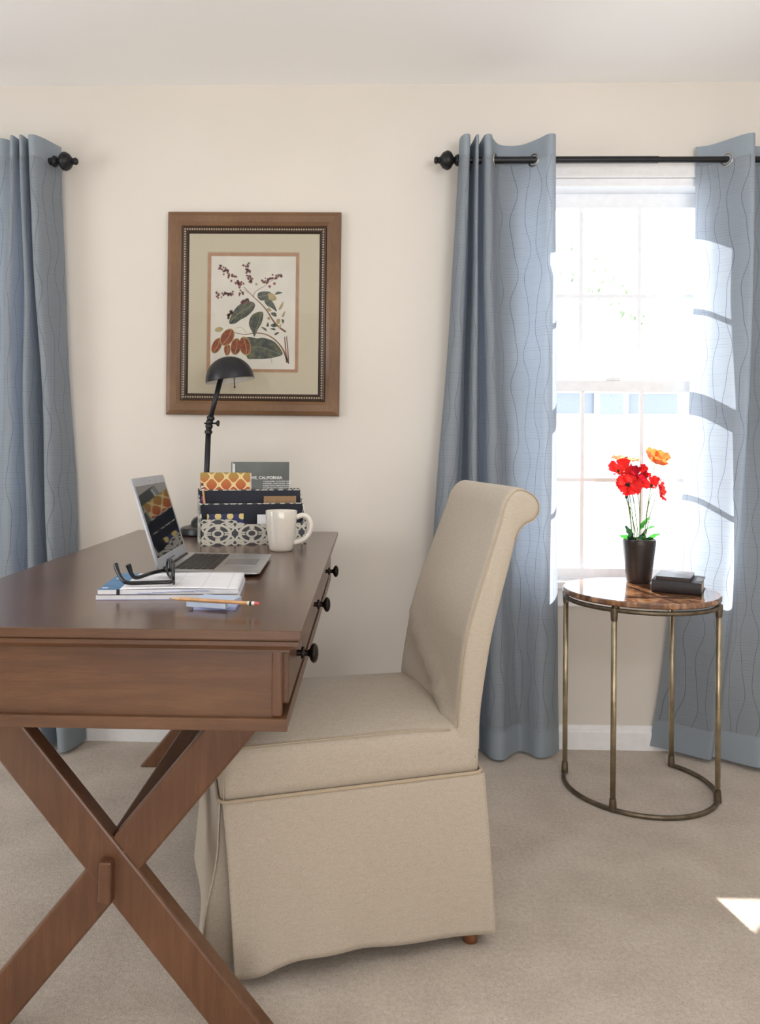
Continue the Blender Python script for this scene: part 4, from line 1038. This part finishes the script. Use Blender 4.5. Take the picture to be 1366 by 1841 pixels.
# ------------------------------------------------------------------ laptop
def laptop():
    # hinge line runs along local y; base extends +x, screen leans back
    hinge_near, hinge_far = V(-.458, 1.785, DZ), V(-.487, 2.105, DZ)
    rz = RAD(2.0)
    r = thing('laptop', 'open silver laptop with a dark glossy screen on the desk', 'laptop', (-.481, 1.932, DZ), rz)
    L2, D = .160, .228
    b = MB(); rings = []
    # wedge base
    def ring(z_t, ins):
        q = []
        for p in rrect(0 + ins, D - ins, -L2 + ins, L2 - ins, .010, 0, 5):
            fx = p.x / D; q.append(V(p.x, p.y, z_t(fx)))
        return q
    rings = [ring(lambda f: .003 + .004 * f, .008), ring(lambda f: .0045 + .004 * f, .0), ring(lambda f: .0150 - .004 * f, 0), ring(lambda f: .0155 - .004 * f, .001)]
    b.loft(rings); base = b.put('base', M['alu'], r, local=True, auto=40)
    sl = -.004 / D
    def zt(x): return .0155 + sl * x
    b = MB(); b.box(.026, .117, -L2 + .026, L2 - .026, zt(.026) - .001, zt(.117) + .0002); b.put('keyboard_well', M['alu'], base, local=True)
    # keys: 6 rows
    kp = .0180; y0 = -L2 + .030
    proto = {}
    def key(xk, yk, wk, hk):
        kk = (round(wk, 5), round(hk, 5))
        if kk not in proto:
            m = MB(); m.box(-hk / 2, hk / 2, -wk / 2, wk / 2, 0, .0012); o = m.put('key', M['key'], base, local=True); proto[kk] = o
        else:
            o = proto[kk].copy(); COL.objects.link(o); o.parent = base
        o.location = (xk, yk, zt(xk) + .0002)
    wtot = 2 * (L2 - .030)
    rows = [(.0305, .0085, [1] * 14), (.0445, .0145, [1] * 13 + [1.5]), (.0615, .0145, [1.5] + [1] * 13), (.0785, .0145, [1.75] + [1] * 11 + [1.75]), (.0955, .0145, [2.3] + [1] * 10 + [2.3]), (.1115, .0130, [1, 1, 1, 1.3, 5.2, 1.3, 1, .95, .95, .95])]
    for xk, hk, ws in rows:
        tot = sum(ws); u = wtot / tot; yy = L2 - .030
        for q in ws:   # left of keyboard is the far... typed from +x side, left hand at local -y
            wk = u * q; key(xk, yy - wk / 2, wk - .0026, hk); yy -= wk
    b = MB(); b.box(.128, .206, -.052, .052, zt(.167) - .0006, zt(.128) + .0001); b.put('trackpad', M['trackpad'], base, local=True)
    b = MB()
    for xa, xb in ((.030, .047),): b.box(xa, xb, -L2 - .0004, -L2 + .001, .0065, .0105)
    b.tube([(.060, -L2 - .0004, .0085), (.060, -L2 + .001, .0085)], .0022, 10); b.put('port', M['black'], base, local=True)
    b = MB(); b.tube([(.004, -L2 + .03, .013), (.004, L2 - .03, .013)], .0055, 12); b.put('hinge', M['key'], base, local=True, smooth=True)
    # lid
    ang = RAD(17.5)   # leaning back past vertical
    LH = .223
    Ml = T(.0, 0, .012) @ RY(-ang)
    b = MB()
    rg = [[Ml @ V(x, p.x, p.y) for p in rrect(-L2, L2, .002, LH, .010, 0, 5)] for x in (-.0045, 0)]
    b.loft(rg); lid = b.put('lid', M['alu_bezel'], r, local=True, auto=40)
    b = MB(); b.box(0, .0006, -L2 + .014, L2 - .014, .030, LH - .020, Ml); b.put('screen', M['screen'], lid, local=True)
    b = MB(); b.tube([Ml @ V(0, 0, LH - .010), Ml @ V(.0006, 0, LH - .010)], .0016, 10); b.put('webcam', M['black'], lid, local=True)
    b = MB(); b.text('MacBook Air', .0075, Ml @ T(.0003, 0, .0125) @ RZ(pi / 2) @ RX(pi / 2), .0002, 'CENTER'); b.put('lettering', M['logo'], lid, local=True)
laptop()

# ------------------------------------------------------------------ planner, booklet, glasses, pads, pencil
PR = RAD(5.5); PC = (-.398, 1.612)
def planner():
    r = thing('booklet', 'thin white booklet lying under the open planner', 'booklet', (*PC, DZ), PR)
    b = MB(); b.box(-.139, .137, -.103, .102, 0, .0012); b.put('cover', M['lavender'], r, local=True)
    b = MB(); b.box(-.1385, .1365, -.1025, .1015, .0012, .0085); b.put('page_block', M['page'], r, local=True)
    z = .0085
    r = thing('planner', 'open planner with a blue strip and white pages under the eyeglasses', 'planner', (PC[0], PC[1], DZ + z), PR)
    b = MB(); b.box(-.137, .135, -.100, .100, 0, .0014); b.put('back_cover', M['dark_navy'], r, local=True)
    b = MB(); b.box(-.136, .135, -.099, .100, .0014, .0105); b.put('page_block', M['page'], r, local=True)
    b = MB(); b.grid(lambda a, c: V(-.095 + .229 * a, -.099 + .199 * c, .0112 + .0012 * sin(a * 3) + .0006 * sin(c * 5 + a * 4)), 24, 12); b.put('open_page', M['planner'], r, local=True, smooth=True, solid=.0006)
    b = MB(); b.box(-.136, -.0955, -.099, .100, .0105, .0118); b.put('blue_strip', M['blue_cover'], r, local=True)
    b = MB()
    for k in range(6): b.box(-.128 + .0 * k, -.124, .02 + .006 * k, .0235 + .006 * k, .0118, .0120)
    b.box(-.131, -.120, -.088, -.080, .0118, .0120); b.put('strip_print', M['page'], r, local=True)
    b = MB()
    for k in range(5): b.box(-.06 + .028 * k, -.034 + .028 * k, -.1012, -.096, .0036 + .0011 * k, .0046 + .0011 * k)
    b.put('index_tabs', M['lavender'], r, local=True)
    b = MB(); b.box(-.100, -.094, -.1006, -.0990, -.0004, .0112); b.put('elastic_strap', M['dark_navy'], r, local=True)
planner()
ZP = DZ + .0085 + .0125
def glasses():
    A, Bq = V(-.384, 1.532, 0), V(-.432, 1.664, 0)     # near and far hinge ends
    c = (A + Bq) / 2; d = (Bq - A).normalized(); n_ = V(d.y, -d.x, 0)   # n_ points to the lens front (right)
    r = thing('eyeglasses', 'black-framed eyeglasses lying upside down on the planner', 'eyeglasses', (c.x, c.y, ZP))
    W2 = (Bq - A).length / 2; H = .040
    def at(s_, z, o=0): 
        bow = .006 * (1 - (s_ / W2) ** 2)
        return c + d * s_ + n_ * (o + bow) + V(0, 0, ZP + z)
    b = MB()
    for sg in (-1, 1):
        pts = [at(sg * (.0365) + .0275 * cos(t) * (1.0), .0225 + .0185 * sin(t) * (1 if sin(t) > 0 else .95)) for t in [2 * pi * k / 36 for k in range(36)]]
        pts = [at(sg * .0365 + .0285 * (abs(cos(t)) ** .8) * (1 if cos(t) > 0 else -1), .0215 + .0190 * (abs(sin(t)) ** .8) * (1 if sin(t) > 0 else -1)) for t in [2 * pi * k / 40 for k in range(40)]]
        b.tube(pts, .0031, 8, closed=True)
    b.tube([at(-.009, .018), at(0, .014), at(.009, .018)], .0028, 8)
    for sg in (-1, 1): b.tube([at(sg * .064, .012), at(sg * W2, .010, -.004)], .0034, 8)
    b.put('frame_front', M['black'], r, smooth=True)
    for sg in (-1, 1):
        l = MB(); vs = [at(sg * .0365 + .0265 * cos(2 * pi * k / 28), .0215 + .0172 * sin(2 * pi * k / 28)) for k in range(28)]
        l.poly(vs); l.put('lens', M['lens'], r, solid=.0016)
    near = spline([at(-W2, .010, -.004), (-.43, 1.528, ZP + .0085), (-.474, 1.533, ZP + .0065), (-.490, 1.540, ZP + .014), (-.503, 1.552, ZP + .030), (-.508, 1.558, ZP + .040)], 30)
    far = spline([at(W2, .012, -.004), (-.452, 1.628, ZP + .012), (-.478, 1.604, ZP + .0055), (-.487, 1.598, ZP + .013), (-.491, 1.594, ZP + .027), (-.493, 1.592, ZP + .034)], 30)
    for q in (near, far):
        t = MB(); m = len(q); t.tube(q, [.0032 if k < m * .6 else .0032 + .0012 * min(1, (k - m * .6) / 6) for k in range(m)], 10, flat=1.3); t.put('temple', M['black'], r, smooth=True)
glasses()
r = thing('sticky_note_pad', 'lavender sticky note pad lying beneath the pale blue pad', 'note pad', (-.281, 1.4575, DZ), RAD(2))
b = MB(); b.box(-.0385, .0385, -.0385, .0385, 0, .005); b.put('sheets', M['lavender'], r, local=True)
r = thing('sticky_note_pad', 'pale blue sticky note pad with a pencil lying across it', 'note pad', (-.286, 1.4515, DZ + .005), RAD(-13))
b = MB(); b.box(-.0385, .0385, -.0385, .0385, 0, .009); b.put('sheets', M['pale_blue'], r, local=True)
pencil('pencil', 'tan pencil lying across the pale blue sticky note pad', 'pencil', (-.366, 1.431, DZ + .0178), (-.194, 1.392, DZ + .0178), (M['pencil'], M['white_band'], M['eraser']))
